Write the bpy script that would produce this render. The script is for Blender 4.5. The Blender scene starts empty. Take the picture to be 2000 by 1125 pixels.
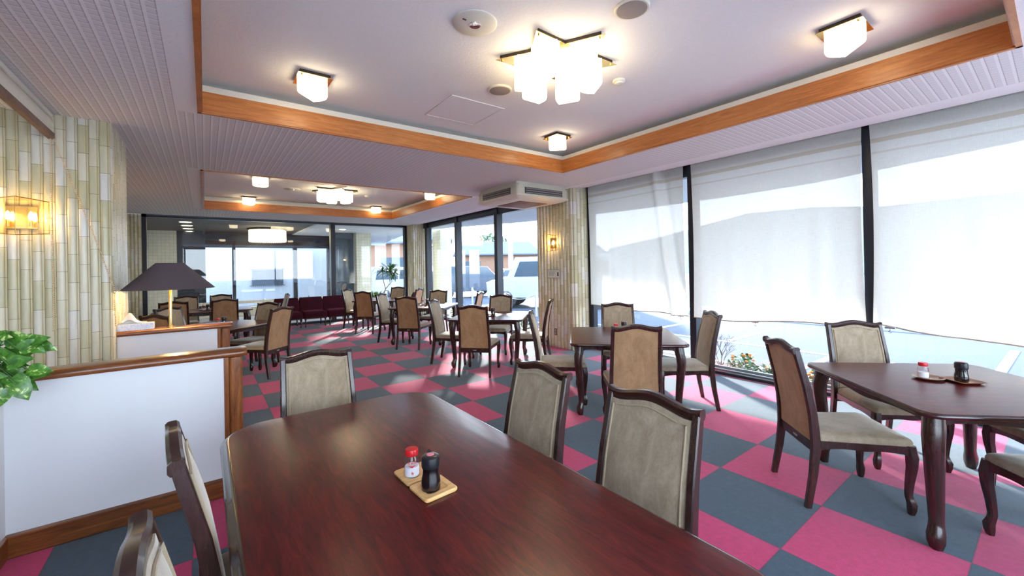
import bpy, math, random
from mathutils import Vector, Matrix
random.seed(7)
PI = math.pi
S = bpy.context.scene
COL = S.collection

# ---------------------------------------------------------------- camera
H = 1.4676
yaw, pitch, roll = .6417, .0038, -.0191
fw = Vector((math.sin(yaw)*math.cos(pitch), math.cos(yaw)*math.cos(pitch), math.sin(pitch)))
rt0 = Vector((math.cos(yaw), -math.sin(yaw), 0)); up0 = rt0.cross(fw)
rt = math.cos(roll)*rt0 + math.sin(roll)*up0
up = -math.sin(roll)*rt0 + math.cos(roll)*up0
cd = bpy.data.cameras.new('camera'); cam = bpy.data.objects.new('camera', cd); COL.objects.link(cam)
m = Matrix.Identity(4)
for i in range(3):
    m[i][0] = rt[i]; m[i][1] = up[i]; m[i][2] = -fw[i]
m[0][3], m[1][3], m[2][3] = 0, 0, H
cam.matrix_world = m
cd.sensor_width = 36; cd.lens = 36*802.5/2000; cd.shift_y = -(562.5-516.19)/2000
cd.clip_start = .05; cd.clip_end = 300
S.camera = cam

# ---------------------------------------------------------------- world, sun, exposure
SKY_STRENGTH = 2.9
SUN_ENERGY = 7.0
LAMP = 2.6
S.view_settings.view_transform = 'Standard'
S.view_settings.look = 'None'
S.view_settings.gamma = 1
S.view_settings.use_curve_mapping = False
S.view_settings.exposure = 1.95
S.cycles.use_light_tree = True
S.cycles.sample_clamp_indirect = 6
S.cycles.blur_glossy = .5
w = bpy.data.worlds.new('sky'); S.world = w; w.use_nodes = True
nt = w.node_tree; nt.nodes.clear()
wo = nt.nodes.new('ShaderNodeOutputWorld'); bg = nt.nodes.new('ShaderNodeBackground')
tc = nt.nodes.new('ShaderNodeTexCoord'); sx = nt.nodes.new('ShaderNodeSeparateXYZ')
cr = nt.nodes.new('ShaderNodeValToRGB')
cr.color_ramp.elements[0].position = .0; cr.color_ramp.elements[0].color = (.90, .95, 1, 1)
cr.color_ramp.elements[1].position = .7; cr.color_ramp.elements[1].color = (.55, .72, 1, 1)
nt.links.new(tc.outputs['Generated'], sx.inputs[0]); nt.links.new(sx.outputs['Z'], cr.inputs[0])
nt.links.new(cr.outputs[0], bg.inputs[0]); nt.links.new(bg.outputs[0], wo.inputs[0])
bg.inputs[1].default_value = SKY_STRENGTH
sd = bpy.data.lights.new('sun', 'SUN'); sd.energy = SUN_ENERGY; sd.angle = math.radians(3.5); sd.color = (1, .93, .82)
so = bpy.data.objects.new('sun', sd); COL.objects.link(so)
el = math.radians(19)
sdir = Vector((.55*math.cos(el), .835*math.cos(el), math.sin(el)))
so.rotation_euler = sdir.to_track_quat('Z', 'Y').to_euler()

# ---------------------------------------------------------------- materials
class NG:
    def __init__(s, name):
        s.m = bpy.data.materials.new(name); s.m.use_nodes = True
        s.t = s.m.node_tree; s.t.nodes.clear()
        s.out = s.t.nodes.new('ShaderNodeOutputMaterial')
    def n(s, typ, **kw):
        x = s.t.nodes.new(typ)
        for k, v in kw.items(): setattr(x, k, v)
        return x
    def l(s, a, b): s.t.links.new(a, b)
    def math(s, op, a, b=None, c=None):
        x = s.n('ShaderNodeMath', operation=op)
        for i, v in enumerate((a, b, c)):
            if v is None: continue
            if isinstance(v, (int, float)): x.inputs[i].default_value = v
            else: s.l(v, x.inputs[i])
        return x.outputs[0]
    def mixc(s, f, a, b, mode='MIX'):
        x = s.n('ShaderNodeMix', data_type='RGBA', blend_type=mode)
        for i, v in ((0, f), (6, a), (7, b)):
            if isinstance(v, (int, float)): x.inputs[i].default_value = v
            elif isinstance(v, tuple): x.inputs[i].default_value = (*v, 1) if len(v) == 3 else v
            else: s.l(v, x.inputs[i])
        return x.outputs[2]
    def prin(s, col=None, rough=.5, metal=0, **kw):
        p = s.n('ShaderNodeBsdfPrincipled')
        if isinstance(col, tuple): p.inputs['Base Color'].default_value = (*col, 1)
        elif col is not None: s.l(col, p.inputs['Base Color'])
        if isinstance(rough, (int, float)): p.inputs['Roughness'].default_value = rough
        else: s.l(rough, p.inputs['Roughness'])
        p.inputs['Metallic'].default_value = metal
        for k, v in kw.items():
            q = p.inputs[k.replace('_', ' ')]
            if isinstance(v, (int, float)): q.default_value = v
            elif isinstance(v, tuple): q.default_value = (*v, 1)
            else: s.l(v, q)
        s.l(p.outputs[0], s.out.inputs[0])
        return p
    def coord(s, which='Object'):
        return s.n('ShaderNodeTexCoord').outputs[which]
    def mapped(s, src, scale=(1, 1, 1), rot=(0, 0, 0)):
        x = s.n('ShaderNodeMapping'); x.inputs['Scale'].default_value = scale; x.inputs['Rotation'].default_value = rot
        s.l(src, x.inputs[0]); return x.outputs[0]
    def noise(s, vec, scale, detail=4, rough=.55, dist=0):
        x = s.n('ShaderNodeTexNoise'); x.inputs['Scale'].default_value = scale; x.inputs['Detail'].default_value = detail
        x.inputs['Roughness'].default_value = rough; x.inputs['Distortion'].default_value = dist
        if vec is not None: s.l(vec, x.inputs['Vector'])
        return x.outputs['Fac']
    def ramp(s, f, *stops):
        x = s.n('ShaderNodeValToRGB'); e = x.color_ramp.elements
        while len(e) < len(stops): e.new(.5)
        for q, (p, c) in zip(e, stops): q.position = p; q.color = (*c, 1)
        s.l(f, x.inputs[0]); return x.outputs[0]
    def bump(s, h, strength=.3, dist=.01):
        x = s.n('ShaderNodeBump'); x.inputs['Strength'].default_value = strength; x.inputs['Distance'].default_value = dist
        s.l(h, x.inputs['Height']); return x.outputs[0]
M = {}
def simple(name, col, rough=.5, metal=0, var=.12, scale=12, bump=0, **kw):
    g = NG(name); n = g.noise(g.coord(), scale)
    c = g.mixc(n, tuple(v*(1-var) for v in col), tuple(min(1, v*(1+var)) for v in col))
    if bump: kw['Normal'] = g.bump(n, bump, .004)
    g.prin(c, rough, metal, **kw); M[name] = g.m; return g.m
def wood(name, dark, mid, light, rough, scale=(1, 14, 14), coat=0., spec=.5, coatr=.1):
    g = NG(name); v = g.mapped(g.coord(), scale)
    a = g.noise(v, 2.2, 8, .62, 1.2); b = g.noise(g.mapped(g.coord(), tuple(k*4 for k in scale)), 5, 4, .6)
    f = g.math('ADD', g.math('MULTIPLY', a, .75), g.math('MULTIPLY', b, .25))
    c = g.ramp(f, (.34, dark), (.5, mid), (.66, light))
    g.prin(c, rough, 0, Coat_Weight=coat, Coat_Roughness=coatr, Specular_IOR_Level=spec, Normal=g.bump(f, .05, .003)); M[name] = g.m
wood('mahogany top', (.030, .0025, .004), (.080, .005, .007), (.14, .011, .010), .30, (17, 2.2, 6), .10, .30, .2)
wood('dark brown wood', (.020, .0085, .0065), (.031, .012, .0095), (.044, .017, .013), .25, (14, 14, 1.5), .3, .5, .15)
wood('dark table edge', (.018, .005, .004), (.034, .009, .007), (.05, .013, .01), .2, (3, 3, 3), .5, .5, .1)
wood('amber trim wood', (.33, .105, .022), (.48, .17, .038), (.60, .24, .065), .4, (1.2, 1.2, 16), .1)
wood('oak partition wood', (.10, .028, .008), (.24, .075, .018), (.40, .15, .04), .3, (9, 9, 1.2), .25)
wood('oak rail wood', (.075, .022, .006), (.18, .055, .014), (.29, .10, .028), .3, (1.2, 9, 12), .2)
wood('oak side rail wood', (.075, .022, .006), (.18, .055, .014), (.29, .10, .028), .3, (9, 1.2, 12), .2)
wood('pale coaster wood', (.58, .33, .12), (.75, .47, .19), (.84, .58, .27), .42, (2, 14, 14), .1)
wood('brown tray wood', (.16, .05, .015), (.28, .10, .03), (.38, .16, .06), .35, (2, 14, 14), .2)
simple('white panel', (.72, .75, .78), .6, var=.03, scale=3)
simple('ceiling plaster', (.80, .81, .79), .9, var=.05, scale=60, bump=.35)
simple('white strip', (.70, .68, .58), .6, var=.03)
simple('black frame', (.018, .022, .032), .35, .3)
simple('aluminium', (.74, .74, .74), .35, .4)
simple('frame edge', (.30, .32, .33), .3, .8)
simple('brass', (.80, .56, .22), .16, 1, var=.05)
simple('dark box', (.035, .022, .014), .45)
simple('chrome', (.75, .75, .76), .12, 1, var=.03)
simple('speaker grey', (.30, .26, .235), .7)
simple('cream plastic', (.70, .68, .56), .45, var=.03)
simple('ac beige', (.60, .57, .45), .45, var=.03)
simple('dark grille', (.05, .055, .06), .5)
simple('brown grille', (.20, .13, .10), .6)
simple('red plastic', (.62, .012, .018), .3)
simple('black plastic', (.012, .013, .017), .28)
simple('pink label', (.80, .25, .33), .5)
simple('soy liquid', (.006, .004, .005), .06, Coat_Weight=.8)
simple('salt white', (.86, .86, .88), .8, var=.02)
simple('shade fabric', (.085, .068, .082), .85, var=.08, scale=80)
simple('shade lining', (.80, .72, .55), .8, var=.02)
simple('tissue white', (.85, .83, .80), .9, var=.03)
simple('pot white', (.75, .76, .78), .35, var=.03)
simple('soil', (.05, .03, .02), .95)
simple('bark', (.33, .27, .2), .9, var=.3, scale=40)
simple('twig', (.08, .05, .045), .9, var=.3, scale=40)
simple('marigold', (.70, .20, .01), .7, var=.25, scale=30)
simple('garden leaf', (.055, .15, .03), .7, var=.5, scale=20)
simple('asphalt', (.040, .053, .078), .9, var=.18, scale=25, bump=.2)
simple('painted line', (.5, .52, .55), .8, var=.05)
simple('concrete', (.42, .44, .47), .85, var=.1)
simple('car white', (.42, .46, .52), .25, var=.02, Coat_Weight=.5)
simple('car dark', (.05, .07, .10), .22, var=.05, Coat_Weight=.5)
simple('car glass', (.06, .09, .12), .08, var=.05)
simple('tyre', (.03, .03, .033), .8)
simple('bounce slab white', (.72, .73, .72), .8, var=.04, scale=3)
simple('house wall', (.27, .24, .22), .9, var=.06, scale=3)
simple('house wall rust', (.26, .15, .10), .9, var=.06, scale=3)
simple('house wall white', (.34, .37, .40), .9, var=.03, scale=3)
simple('roof tile', (.10, .13, .18), .7, var=.2, scale=20)
simple('soffit white', (.62, .65, .67), .8, var=.03, scale=4)
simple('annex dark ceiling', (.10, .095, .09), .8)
simple('outlet brown', (.16, .07, .06), .4)
simple('sign face', (.66, .68, .62), .5, var=.02)
simple('sign green', (.06, .20, .09), .6)
simple('sign dark', (.05, .06, .08), .6)
simple('blue floral', (.62, .70, .86), .6)
simple('cord white', (.72, .56, .33), .5)
simple('steel', (.5, .5, .52), .3, .9)
simple('hem', (.36, .31, .24), .8)
simple('stained valance', (.20, .125, .09), .7, var=.45, scale=9)
simple('planter soil bed', (.07, .055, .045), .95, var=.3)

def tissue_box():
    g = NG('tissue box card'); n = g.noise(g.coord(), 34, 2)
    c = g.ramp(n, (.46, (.70, .74, .84)), (.56, (.48, .60, .84)), (.60, (.72, .76, .86)))
    g.prin(c, .55); M['tissue box card'] = g.m
tissue_box()
def velvet(name, a, b, sheen, tint):
    g = NG(name); co = g.coord()
    n1 = g.noise(g.mapped(co, (1.6, 1, .8)), 8, 6, .7, .6); n2 = g.noise(g.mapped(co, (1.6, 1, .7)), 120, 3, .75)
    f = g.math('ADD', g.math('MULTIPLY', n1, .72), g.math('MULTIPLY', n2, .28))
    c = g.ramp(f, (.34, a), (.64, b))
    g.prin(c, .85, 0, Sheen_Weight=sheen, Sheen_Roughness=.38, Sheen_Tint=tint, Specular_IOR_Level=.2,
           Normal=g.bump(n2, .25, .002)); M[name] = g.m
velvet('olive velvet', (.26, .205, .135), (.44, .365, .265), .9, (.95, .92, .85))
velvet('camel suede', (.27, .155, .075), (.43, .27, .145), .6, (.95, .9, .82))
velvet('piping beige', (.33, .27, .18), (.43, .36, .25), .5, (.95, .92, .85))
velvet('maroon velvet', (.022, .0015, .005), (.055, .003, .014), .2, (.6, .1, .2))

def carpet():
    g = NG('checker carpet'); co = g.coord(); sx = g.n('ShaderNodeSeparateXYZ'); g.l(co, sx.inputs[0])
    T = .6
    u = g.math('DIVIDE', g.math('SUBTRACT', sx.outputs[0], 2.9298), T)
    v = g.math('DIVIDE', g.math('SUBTRACT', sx.outputs[1], .8802), T)
    fu = g.math('FLOOR', u); fv = g.math('FLOOR', v)
    par = g.math('FLOORED_MODULO', g.math('ADD', fu, fv), 2.0)       # dark tile: fu=-1,fv=0 -> 1
    wn = g.n('ShaderNodeTexWhiteNoise', noise_dimensions='2D')
    cb = g.n('ShaderNodeCombineXYZ'); g.l(fu, cb.inputs[0]); g.l(fv, cb.inputs[1]); g.l(cb.outputs[0], wn.inputs['Vector'])
    fine = g.noise(co, 260, 3, .7); mid = g.noise(co, 28, 4, .6)
    f = g.math('ADD', g.math('MULTIPLY', fine, .6), g.math('MULTIPLY', mid, .4))
    pink = g.ramp(f, (.3, (.35, .004, .066)), (.68, (.62, .017, .155)))
    dark = g.ramp(f, (.3, (.012, .033, .056)), (.68, (.040, .083, .128)))
    c = g.mixc(par, pink, dark)
    c2 = g.mixc(1, c, g.ramp(wn.outputs['Value'], (0, (.9, .9, .9)), (1, (1, 1, 1))), 'MULTIPLY')
    eu = g.math('PINGPONG', u, .5); ev = g.math('PINGPONG', v, .5)
    seam = g.math('LESS_THAN', g.math('MINIMUM', eu, ev), .006)
    c3 = g.mixc(g.math('MULTIPLY', seam, .45), c2, (.03, .01, .02))
    g.prin(c3, .95, 0, Sheen_Weight=.25, Sheen_Roughness=.5, Specular_IOR_Level=.15, Normal=g.bump(fine, .5, .004)); M['checker carpet'] = g.m
carpet()

def bamboo(name='bamboo tile'):
    g = NG(name); uv = g.n('ShaderNodeUVMap', uv_map='UVMap').outputs[0]
    sx = g.n('ShaderNodeSeparateXYZ'); g.l(uv, sx.inputs[0])
    col = g.math('FLOOR', sx.outputs[0])
    wn = g.n('ShaderNodeTexWhiteNoise', noise_dimensions='1D'); g.l(col, wn.inputs['W'])
    vv = g.math('ADD', g.math('DIVIDE', sx.outputs[1], .235), g.math('ADD', g.math('MULTIPLY', col, .37), g.math('MULTIPLY', wn.outputs['Value'], .2)))
    row = g.math('FLOOR', vv); fr = g.math('FRACT', vv)
    cb = g.n('ShaderNodeCombineXYZ'); g.l(col, cb.inputs[0]); g.l(row, cb.inputs[1])
    w2 = g.n('ShaderNodeTexWhiteNoise', noise_dimensions='2D'); g.l(cb.outputs[0], w2.inputs['Vector'])
    c = g.ramp(w2.outputs['Value'], (0, (.50, .47, .27)), (.35, (.60, .57, .38)), (.7, (.68, .64, .47)), (1, (.70, .70, .64)))
    n = g.noise(g.mapped(g.coord(), (1, 1, .25)), 26, 4)
    c = g.mixc(1, c, g.ramp(n, (.3, (.86, .86, .86)), (.7, (1, 1, 1))), 'MULTIPLY')
    fu = g.math('FRACT', sx.outputs[0])
    amber = g.math('MULTIPLY', g.math('GREATER_THAN', fu, .72), .35)
    c = g.mixc(amber, c, (.50, .40, .17))
    seam = g.math('LESS_THAN', fr, .014)
    vs = g.math('MAXIMUM', g.math('LESS_THAN', fu, .03), g.math('LESS_THAN', g.math('ABSOLUTE', g.math('SUBTRACT', fu, .78)), .016))
    c = g.mixc(g.math('MAXIMUM', g.math('MULTIPLY', seam, .8), g.math('MULTIPLY', vs, .45)), c, (.10, .085, .05))
    g.prin(c, .33, 0, Coat_Weight=.25, Coat_Roughness=.15); M[name] = g.m
bamboo()

def ladder(name, swap):
    g = NG(name); co = g.coord(); sx = g.n('ShaderNodeSeparateXYZ'); g.l(co, sx.inputs[0])
    a, b = (sx.outputs[1], sx.outputs[0]) if swap else (sx.outputs[0], sx.outputs[1])
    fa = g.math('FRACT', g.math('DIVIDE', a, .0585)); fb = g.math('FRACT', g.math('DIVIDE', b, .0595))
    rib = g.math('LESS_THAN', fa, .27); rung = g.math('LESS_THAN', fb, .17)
    groove_shade = g.math('MAXIMUM', g.math('GREATER_THAN', fb, .91), g.math('MULTIPLY', g.math('GREATER_THAN', fa, .91), 1.0))
    groove_shade = g.math('MULTIPLY', groove_shade, g.math('SUBTRACT', 1.0, rib))
    gap = g.math('SUBTRACT', 1.0, g.math('MAXIMUM', rib, rung))
    spk = g.noise(g.mapped(co, (1, 3, 1), (0, 0, .5)), 60, 2, .7)
    dots = g.math('GREATER_THAN', spk, .70)
    base = g.mixc(g.math('ADD', g.math('MULTIPLY', gap, .24), g.math('MULTIPLY', groove_shade, .5)), (.82, .83, .82), (.34, .33, .32))  # gaps and groove lines darkened in colour, standing in for recess shade
    base = g.mixc(g.math('MULTIPLY', dots, .35), base, (.2, .18, .17))
    g.prin(base, .9, 0, Normal=g.bump(g.math('SUBTRACT', 1.0, gap), .6, .006)); M[name] = g.m
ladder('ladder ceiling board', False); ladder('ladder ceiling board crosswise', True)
def speck():
    g = NG('speckled ceiling board'); co = g.coord()
    spk = g.noise(g.mapped(co, (1, 2.6, 1), (0, 0, .6)), 70, 2, .7)
    c = g.mixc(g.math('MULTIPLY', g.math('GREATER_THAN', spk, .685), .6), (.82, .83, .82), (.24, .22, .21))
    g.prin(c, .9); M['speckled ceiling board'] = g.m
speck()
def facade():
    g = NG('facade tile'); b = g.n('ShaderNodeTexBrick'); b.offset = 0
    co = g.coord(); sx = g.n('ShaderNodeSeparateXYZ'); g.l(co, sx.inputs[0])
    cb = g.n('ShaderNodeCombineXYZ'); g.l(g.math('ADD', sx.outputs[0], sx.outputs[1]), cb.inputs[0]); g.l(sx.outputs[2], cb.inputs[1])
    g.l(cb.outputs[0], b.inputs['Vector'])
    b.inputs['Scale'].default_value = 1; b.inputs['Brick Width'].default_value = .1; b.inputs['Row Height'].default_value = .1
    b.inputs['Mortar Size'].default_value = .004
    b.inputs['Color1'].default_value = (.56, .54, .42, 1); b.inputs['Color2'].default_value = (.62, .60, .48, 1); b.inputs['Mortar'].default_value = (.38, .36, .28, 1)
    g.prin(b.outputs[0], .45); M['facade tile'] = g.m
facade()
def glass(name, tint, refl=1.0, base=.04, rough=0):
    g = NG(name); tr = g.n('ShaderNodeBsdfTransparent'); gl = g.n('ShaderNodeBsdfGlossy'); gl.inputs['Roughness'].default_value = rough
    tr.inputs[0].default_value = (*tint, 1)
    lw = g.n('ShaderNodeLayerWeight'); lw.inputs[0].default_value = .5
    fr = g.math('ADD', base, g.math('MULTIPLY', g.math('POWER', lw.outputs['Facing'], 5.0), 1-base))
    n = g.noise(g.coord(), .6, 1); k = g.math('MINIMUM', 1.0, g.math('ADD', g.math('MULTIPLY', fr, refl), g.math('MULTIPLY', n, .004)))
    mx = g.n('ShaderNodeMixShader'); g.l(k, mx.inputs[0]); g.l(tr.outputs[0], mx.inputs[1]); g.l(gl.outputs[0], mx.inputs[2])
    g.l(mx.outputs[0], g.out.inputs[0]); M[name] = g.m
glass('window glass', (.93, .96, .98), 1.2); glass('tinted glass', (.55, .58, .60), 2.6)
glass('clear bottle', (.93, .93, .96), 1.2); glass('sconce glass', (.98, .90, .74), 2.0)
def cloth():
    g = NG('blind cloth'); co = g.coord(); sx = g.n('ShaderNodeSeparateXYZ'); g.l(co, sx.inputs[0])
    weave = g.math('MULTIPLY', g.math('ADD', g.noise(g.mapped(co, (1, 220, 12)), 1, 3), g.noise(g.mapped(co, (1, 12, 220)), 1, 3)), .5)
    zz = g.math('SUBTRACT', sx.outputs[2], g.math('MULTIPLY', g.noise(g.mapped(co, (1, .6, 0)), 1, 1), .03))
    st1 = g.math('LESS_THAN', g.math('ABSOLUTE', g.math('SUBTRACT', zz, 2.62)), .022)
    st2 = g.math('LESS_THAN', g.math('ABSOLUTE', g.math('SUBTRACT', zz, 2.50)), .010)
    st = g.math('MULTIPLY', g.math('MAXIMUM', st1, g.math('MULTIPLY', st2, .6)), .6)
    c = g.mixc(st, g.ramp(weave, (.35, (.68, .66, .58)), (.65, (.80, .78, .69))), (.52, .40, .24))
    d = g.n('ShaderNodeBsdfDiffuse'); t = g.n('ShaderNodeBsdfTranslucent'); tr = g.n('ShaderNodeBsdfTransparent')
    tr.inputs[0].default_value = (.92, .95, 1, 1)
    g.l(c, d.inputs[0]); g.l(c, t.inputs[0])
    m1 = g.n('ShaderNodeMixShader'); m1.inputs[0].default_value = .42; g.l(d.outputs[0], m1.inputs[1]); g.l(t.outputs[0], m1.inputs[2])
    m2 = g.n('ShaderNodeMixShader'); g.l(g.math('MULTIPLY', weave, .11), m2.inputs[0]); g.l(m1.outputs[0], m2.inputs[1]); g.l(tr.outputs[0], m2.inputs[2])
    g.l(m2.outputs[0], g.out.inputs[0]); M['blind cloth'] = g.m
cloth()
def emit(name, col, s, base=(.9, .87, .8)):
    g = NG(name); n = g.noise(g.coord(), 3, 1)
    k = g.math('MULTIPLY', g.math('ADD', .95, g.math('MULTIPLY', n, .1)), s)
    g.prin(base, .4, 0, Emission_Color=col, Emission_Strength=k); M[name] = g.m
emit('opal shade lit', (1, .80, .50), LAMP)
emit('sconce bulb lit', (1, .66, .28), 60)
emit('table bulb lit', (1, .72, .38), 130)
emit('downlight lit', (1, .80, .55), 6)
emit('rod glow', (1, .84, .52), 1.2)
emit('soffit lamp lit', (1, .9, .75), 4)
def leafmat(name, g1, g2, cream, thr):
    g = NG(name); n = g.noise(g.mapped(g.coord(), (1, 1, 1)), 30, 3, .6, .8); n2 = g.noise(g.coord(), 8, 2)
    c = g.ramp(n, (.40, g1), (thr-.02, g2), (thr+.03, cream))
    p = g.prin(c, .35, 0, Coat_Weight=.15); M[name] = g.m
leafmat('pothos leaf', (.030, .12, .012), (.09, .27, .025), (.50, .62, .22), .61)
leafmat('dracaena leaf', (.03, .12, .03), (.07, .22, .05), (.30, .42, .10), .68)
leafmat('sansevieria leaf', (.05, .15, .04), (.15, .28, .05), (.60, .62, .22), .58)
leafmat('tree leaf', (.10, .17, .11), (.17, .26, .17), (.3, .4, .26), .62)

# ---------------------------------------------------------------- mesh helpers
class MB:
    def __init__(s): s.v = []; s.f = []; s.uv = None
    def add(s, vs, fs):
        o = len(s.v); s.v += [tuple(p) for p in vs]; s.f += [tuple(i+o for i in f) for f in fs]; return s
    def box(s, x0, x1, y0, y1, z0, z1):
        if x0 > x1: x0, x1 = x1, x0
        if y0 > y1: y0, y1 = y1, y0
        if z0 > z1: z0, z1 = z1, z0
        return s.add([(x0,y0,z0),(x1,y0,z0),(x1,y1,z0),(x0,y1,z0),(x0,y0,z1),(x1,y0,z1),(x1,y1,z1),(x0,y1,z1)],
                     [(0,3,2,1),(4,5,6,7),(0,1,5,4),(1,2,6,5),(2,3,7,6),(3,0,4,7)])
    def bbox(s, x0, x1, y0, y1, z0, z1, b=.005):
        rings = []
        for z, i in ((z0, b), (z0+b, 0), (z1-b, 0), (z1, b)):
            X0, X1, Y0, Y1 = x0+i, x1-i, y0+i, y1-i
            rings.append([(X0+b,Y0,z),(X1-b,Y0,z),(X1,Y0+b,z),(X1,Y1-b,z),(X1-b,Y1,z),(X0+b,Y1,z),(X0,Y1-b,z),(X0,Y0+b,z)])
        return s.loft(rings)
    def loft(s, rings, cap=True, closed=True):
        o = len(s.v); n = len(rings[0])
        for r in rings: s.v += [tuple(p) for p in r]
        for i in range(len(rings)-1):
            for j in range(n if closed else n-1):
                k = (j+1) % n
                s.f.append((o+i*n+j, o+i*n+k, o+(i+1)*n+k, o+(i+1)*n+j))
        if cap and closed:
            s.f.append(tuple(o+j for j in reversed(range(n))))
            s.f.append(tuple(o+(len(rings)-1)*n+j for j in range(n)))
        return s
    def lathe(s, prof, cx=0, cy=0, cz=0, n=24, cap=True):
        return s.loft([[(cx+r*math.cos(2*PI*k/n), cy+r*math.sin(2*PI*k/n), cz+z) for k in range(n)] for r, z in prof], cap)
    def prism(s, poly, z0, z1):
        return s.loft([[(x, y, z0) for x, y in poly], [(x, y, z1) for x, y in poly]])
    def tube(s, pts, r, n=8, cap=True):
        pts = [Vector(p) for p in pts]; rings = []
        for i, p in enumerate(pts):
            t = (pts[min(i+1, len(pts)-1)]-pts[max(i-1, 0)])
            if t.length < 1e-9: t = Vector((0, 0, 1))
            t.normalize(); a = Vector((0, 0, 1)) if abs(t.z) < .9 else Vector((1, 0, 0))
            u = t.cross(a).normalized(); v = t.cross(u).normalized()
            rr = r[i] if isinstance(r, (list, tuple)) else r
            rings.append([p + rr*(math.cos(2*PI*k/n)*u + math.sin(2*PI*k/n)*v) for k in range(n)])
        return s.loft(rings, cap)
    def grid(s, fn, nu, nv):
        o = len(s.v)
        for i in range(nu+1):
            for j in range(nv+1): s.v.append(tuple(fn(i/nu, j/nv)))
        for i in range(nu):
            for j in range(nv):
                a = o+i*(nv+1)+j; s.f.append((a, a+nv+1, a+nv+2, a+1))
        return s
    def xf(s, fn): s.v = [tuple(fn(Vector(p))) for p in s.v]; return s
def build(name, mb, mat, parent=None, smooth=True, ang=38, mats=None, fm=None):
    me = bpy.data.meshes.new(name); me.from_pydata(mb.v, [], mb.f); me.update()
    if mb.uv:
        ul = me.uv_layers.new(name='UVMap')
        for i, l in enumerate(me.loops): ul.data[i].uv = mb.uv[l.vertex_index]
    for q in ([mat] if mats is None else mats): me.materials.append(M[q])
    if fm: me.polygons.foreach_set('material_index', fm)
    if smooth:
        me.polygons.foreach_set('use_smooth', [True]*len(me.polygons)); me.set_sharp_from_angle(angle=math.radians(ang))
    o = bpy.data.objects.new(name, me); COL.objects.link(o)
    if parent is not None: o.parent = parent
    return o
def tag(o, label, cat=None, group=None, kind=None):
    if label: o['label'] = label
    if cat: o['category'] = cat
    if group: o['group'] = group
    if kind: o['kind'] = kind
    return o
def struct(name, mb, mat, parent=None, **kw):
    o = build(name, mb, mat, parent, **kw)
    if parent is None: o['kind'] = 'structure'
    return o
def empty(name, loc, rz=0, label=None, cat=None, group=None, kind=None):
    o = bpy.data.objects.new(name, None); COL.objects.link(o); o.location = loc; o.rotation_euler = (0, 0, rz); o.empty_display_size = .1
    return tag(o, label, cat, group, kind)
CH = {}
def dup(root, loc, rz, label, group=None):
    r = root.copy(); COL.objects.link(r); r.location = loc; r.rotation_euler = (0, 0, rz); r['label'] = label
    if group: r['group'] = group
    def rec(a, b):
        for ch in list(a.children):
            c = ch.copy(); COL.objects.link(c); c.parent = b; rec(ch, c)
    rec(root, r)
    return r
def octo(cx, cy, z, w, d, rz=0, b=.22):
    p = []; w2, d2 = w/2, d/2; k = min(w2, d2)*b*2
    for x, y in ((-w2+k,-d2),(w2-k,-d2),(w2,-d2+k),(w2,d2-k),(w2-k,d2),(-w2+k,d2),(-w2,d2-k),(-w2,-d2+k)):
        p.append((cx+x*math.cos(rz)-y*math.sin(rz), cy+x*math.sin(rz)+y*math.cos(rz), z))
    return p
def lerp(tab, z):
    for (z0, a), (z1, b) in zip(tab, tab[1:]):
        if z <= z1: t = (z-z0)/(z1-z0); return a+(b-a)*max(0, t)
    return tab[-1][1]
def rrect(hx, hy, r, n=6):
    out = []
    for sx_, sy_, a0 in ((1,1,0),(-1,1,90),(-1,-1,180),(1,-1,270)):
        for k in range(n+1):
            a = math.radians(a0+90*k/n); out.append((sx_*(hx-r)+r*math.cos(a), sy_*(hy-r)+r*math.sin(a)))
    return out

# ---------------------------------------------------------------- room shell
ZC = 2.78
struct('floor', MB().box(-3.2, 5.52, -2.4, 12.32, -.06, 0), 'checker carpet', smooth=False)
def tile_wall(name, a, b, z0, z1, n_out, pitch=.065, depth=.012, back=.2, parent=None, kind=True):
    a = Vector(a); b = Vector(b); L = (b-a).length; d = (b-a)/L; nn = Vector(n_out)
    nc = max(1, round(L/pitch)); p = L/nc; prof = []
    pts = [(0, .0), (.035, .35), (.10, .78), (.22, .97), (.37, 1.), (.52, .97), (.66, .8), (.74, .42), (.78, .30), (.84, .52), (.90, .60), (.96, .42)]
    for c in range(nc):
        for t, h in pts: prof.append((c+t, h*depth))
    prof.append((nc, 0))
    mb = MB(); uv = []
    for z in (z0, z1):
        for u, h in prof:
            q = a + d*(u*p) + nn*h; mb.v.append((q.x, q.y, z)); uv.append((u, z))
    n = len(prof)
    flip = Vector((d.y, -d.x)).dot(nn) < 0
    for i in range(n-1):
        f = (i, i+1, n+i+1, n+i); mb.f.append(tuple(reversed(f)) if flip else f)
    # body behind
    for q0, q1 in (((a, z0)), (b, z0)) if False else ():
        pass
    o = len(mb.v)
    for z in (z0, z1):
        for q in (a, b, b-nn*back, a-nn*back): mb.v.append((q.x, q.y, z)); uv.append((.5, z))
    mb.f += [(o+1, o+2, o+6, o+5), (o+2, o+3, o+7, o+6), (o+3, o, o+4, o+7), (o, o+1, o+2, o+3), (o+4, o+5, o+6, o+7)]
    mb.uv = uv
    ob = build(name, mb, 'bamboo tile', parent, ang=50)
    if kind and parent is None: ob['kind'] = 'structure'
    return ob
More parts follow.
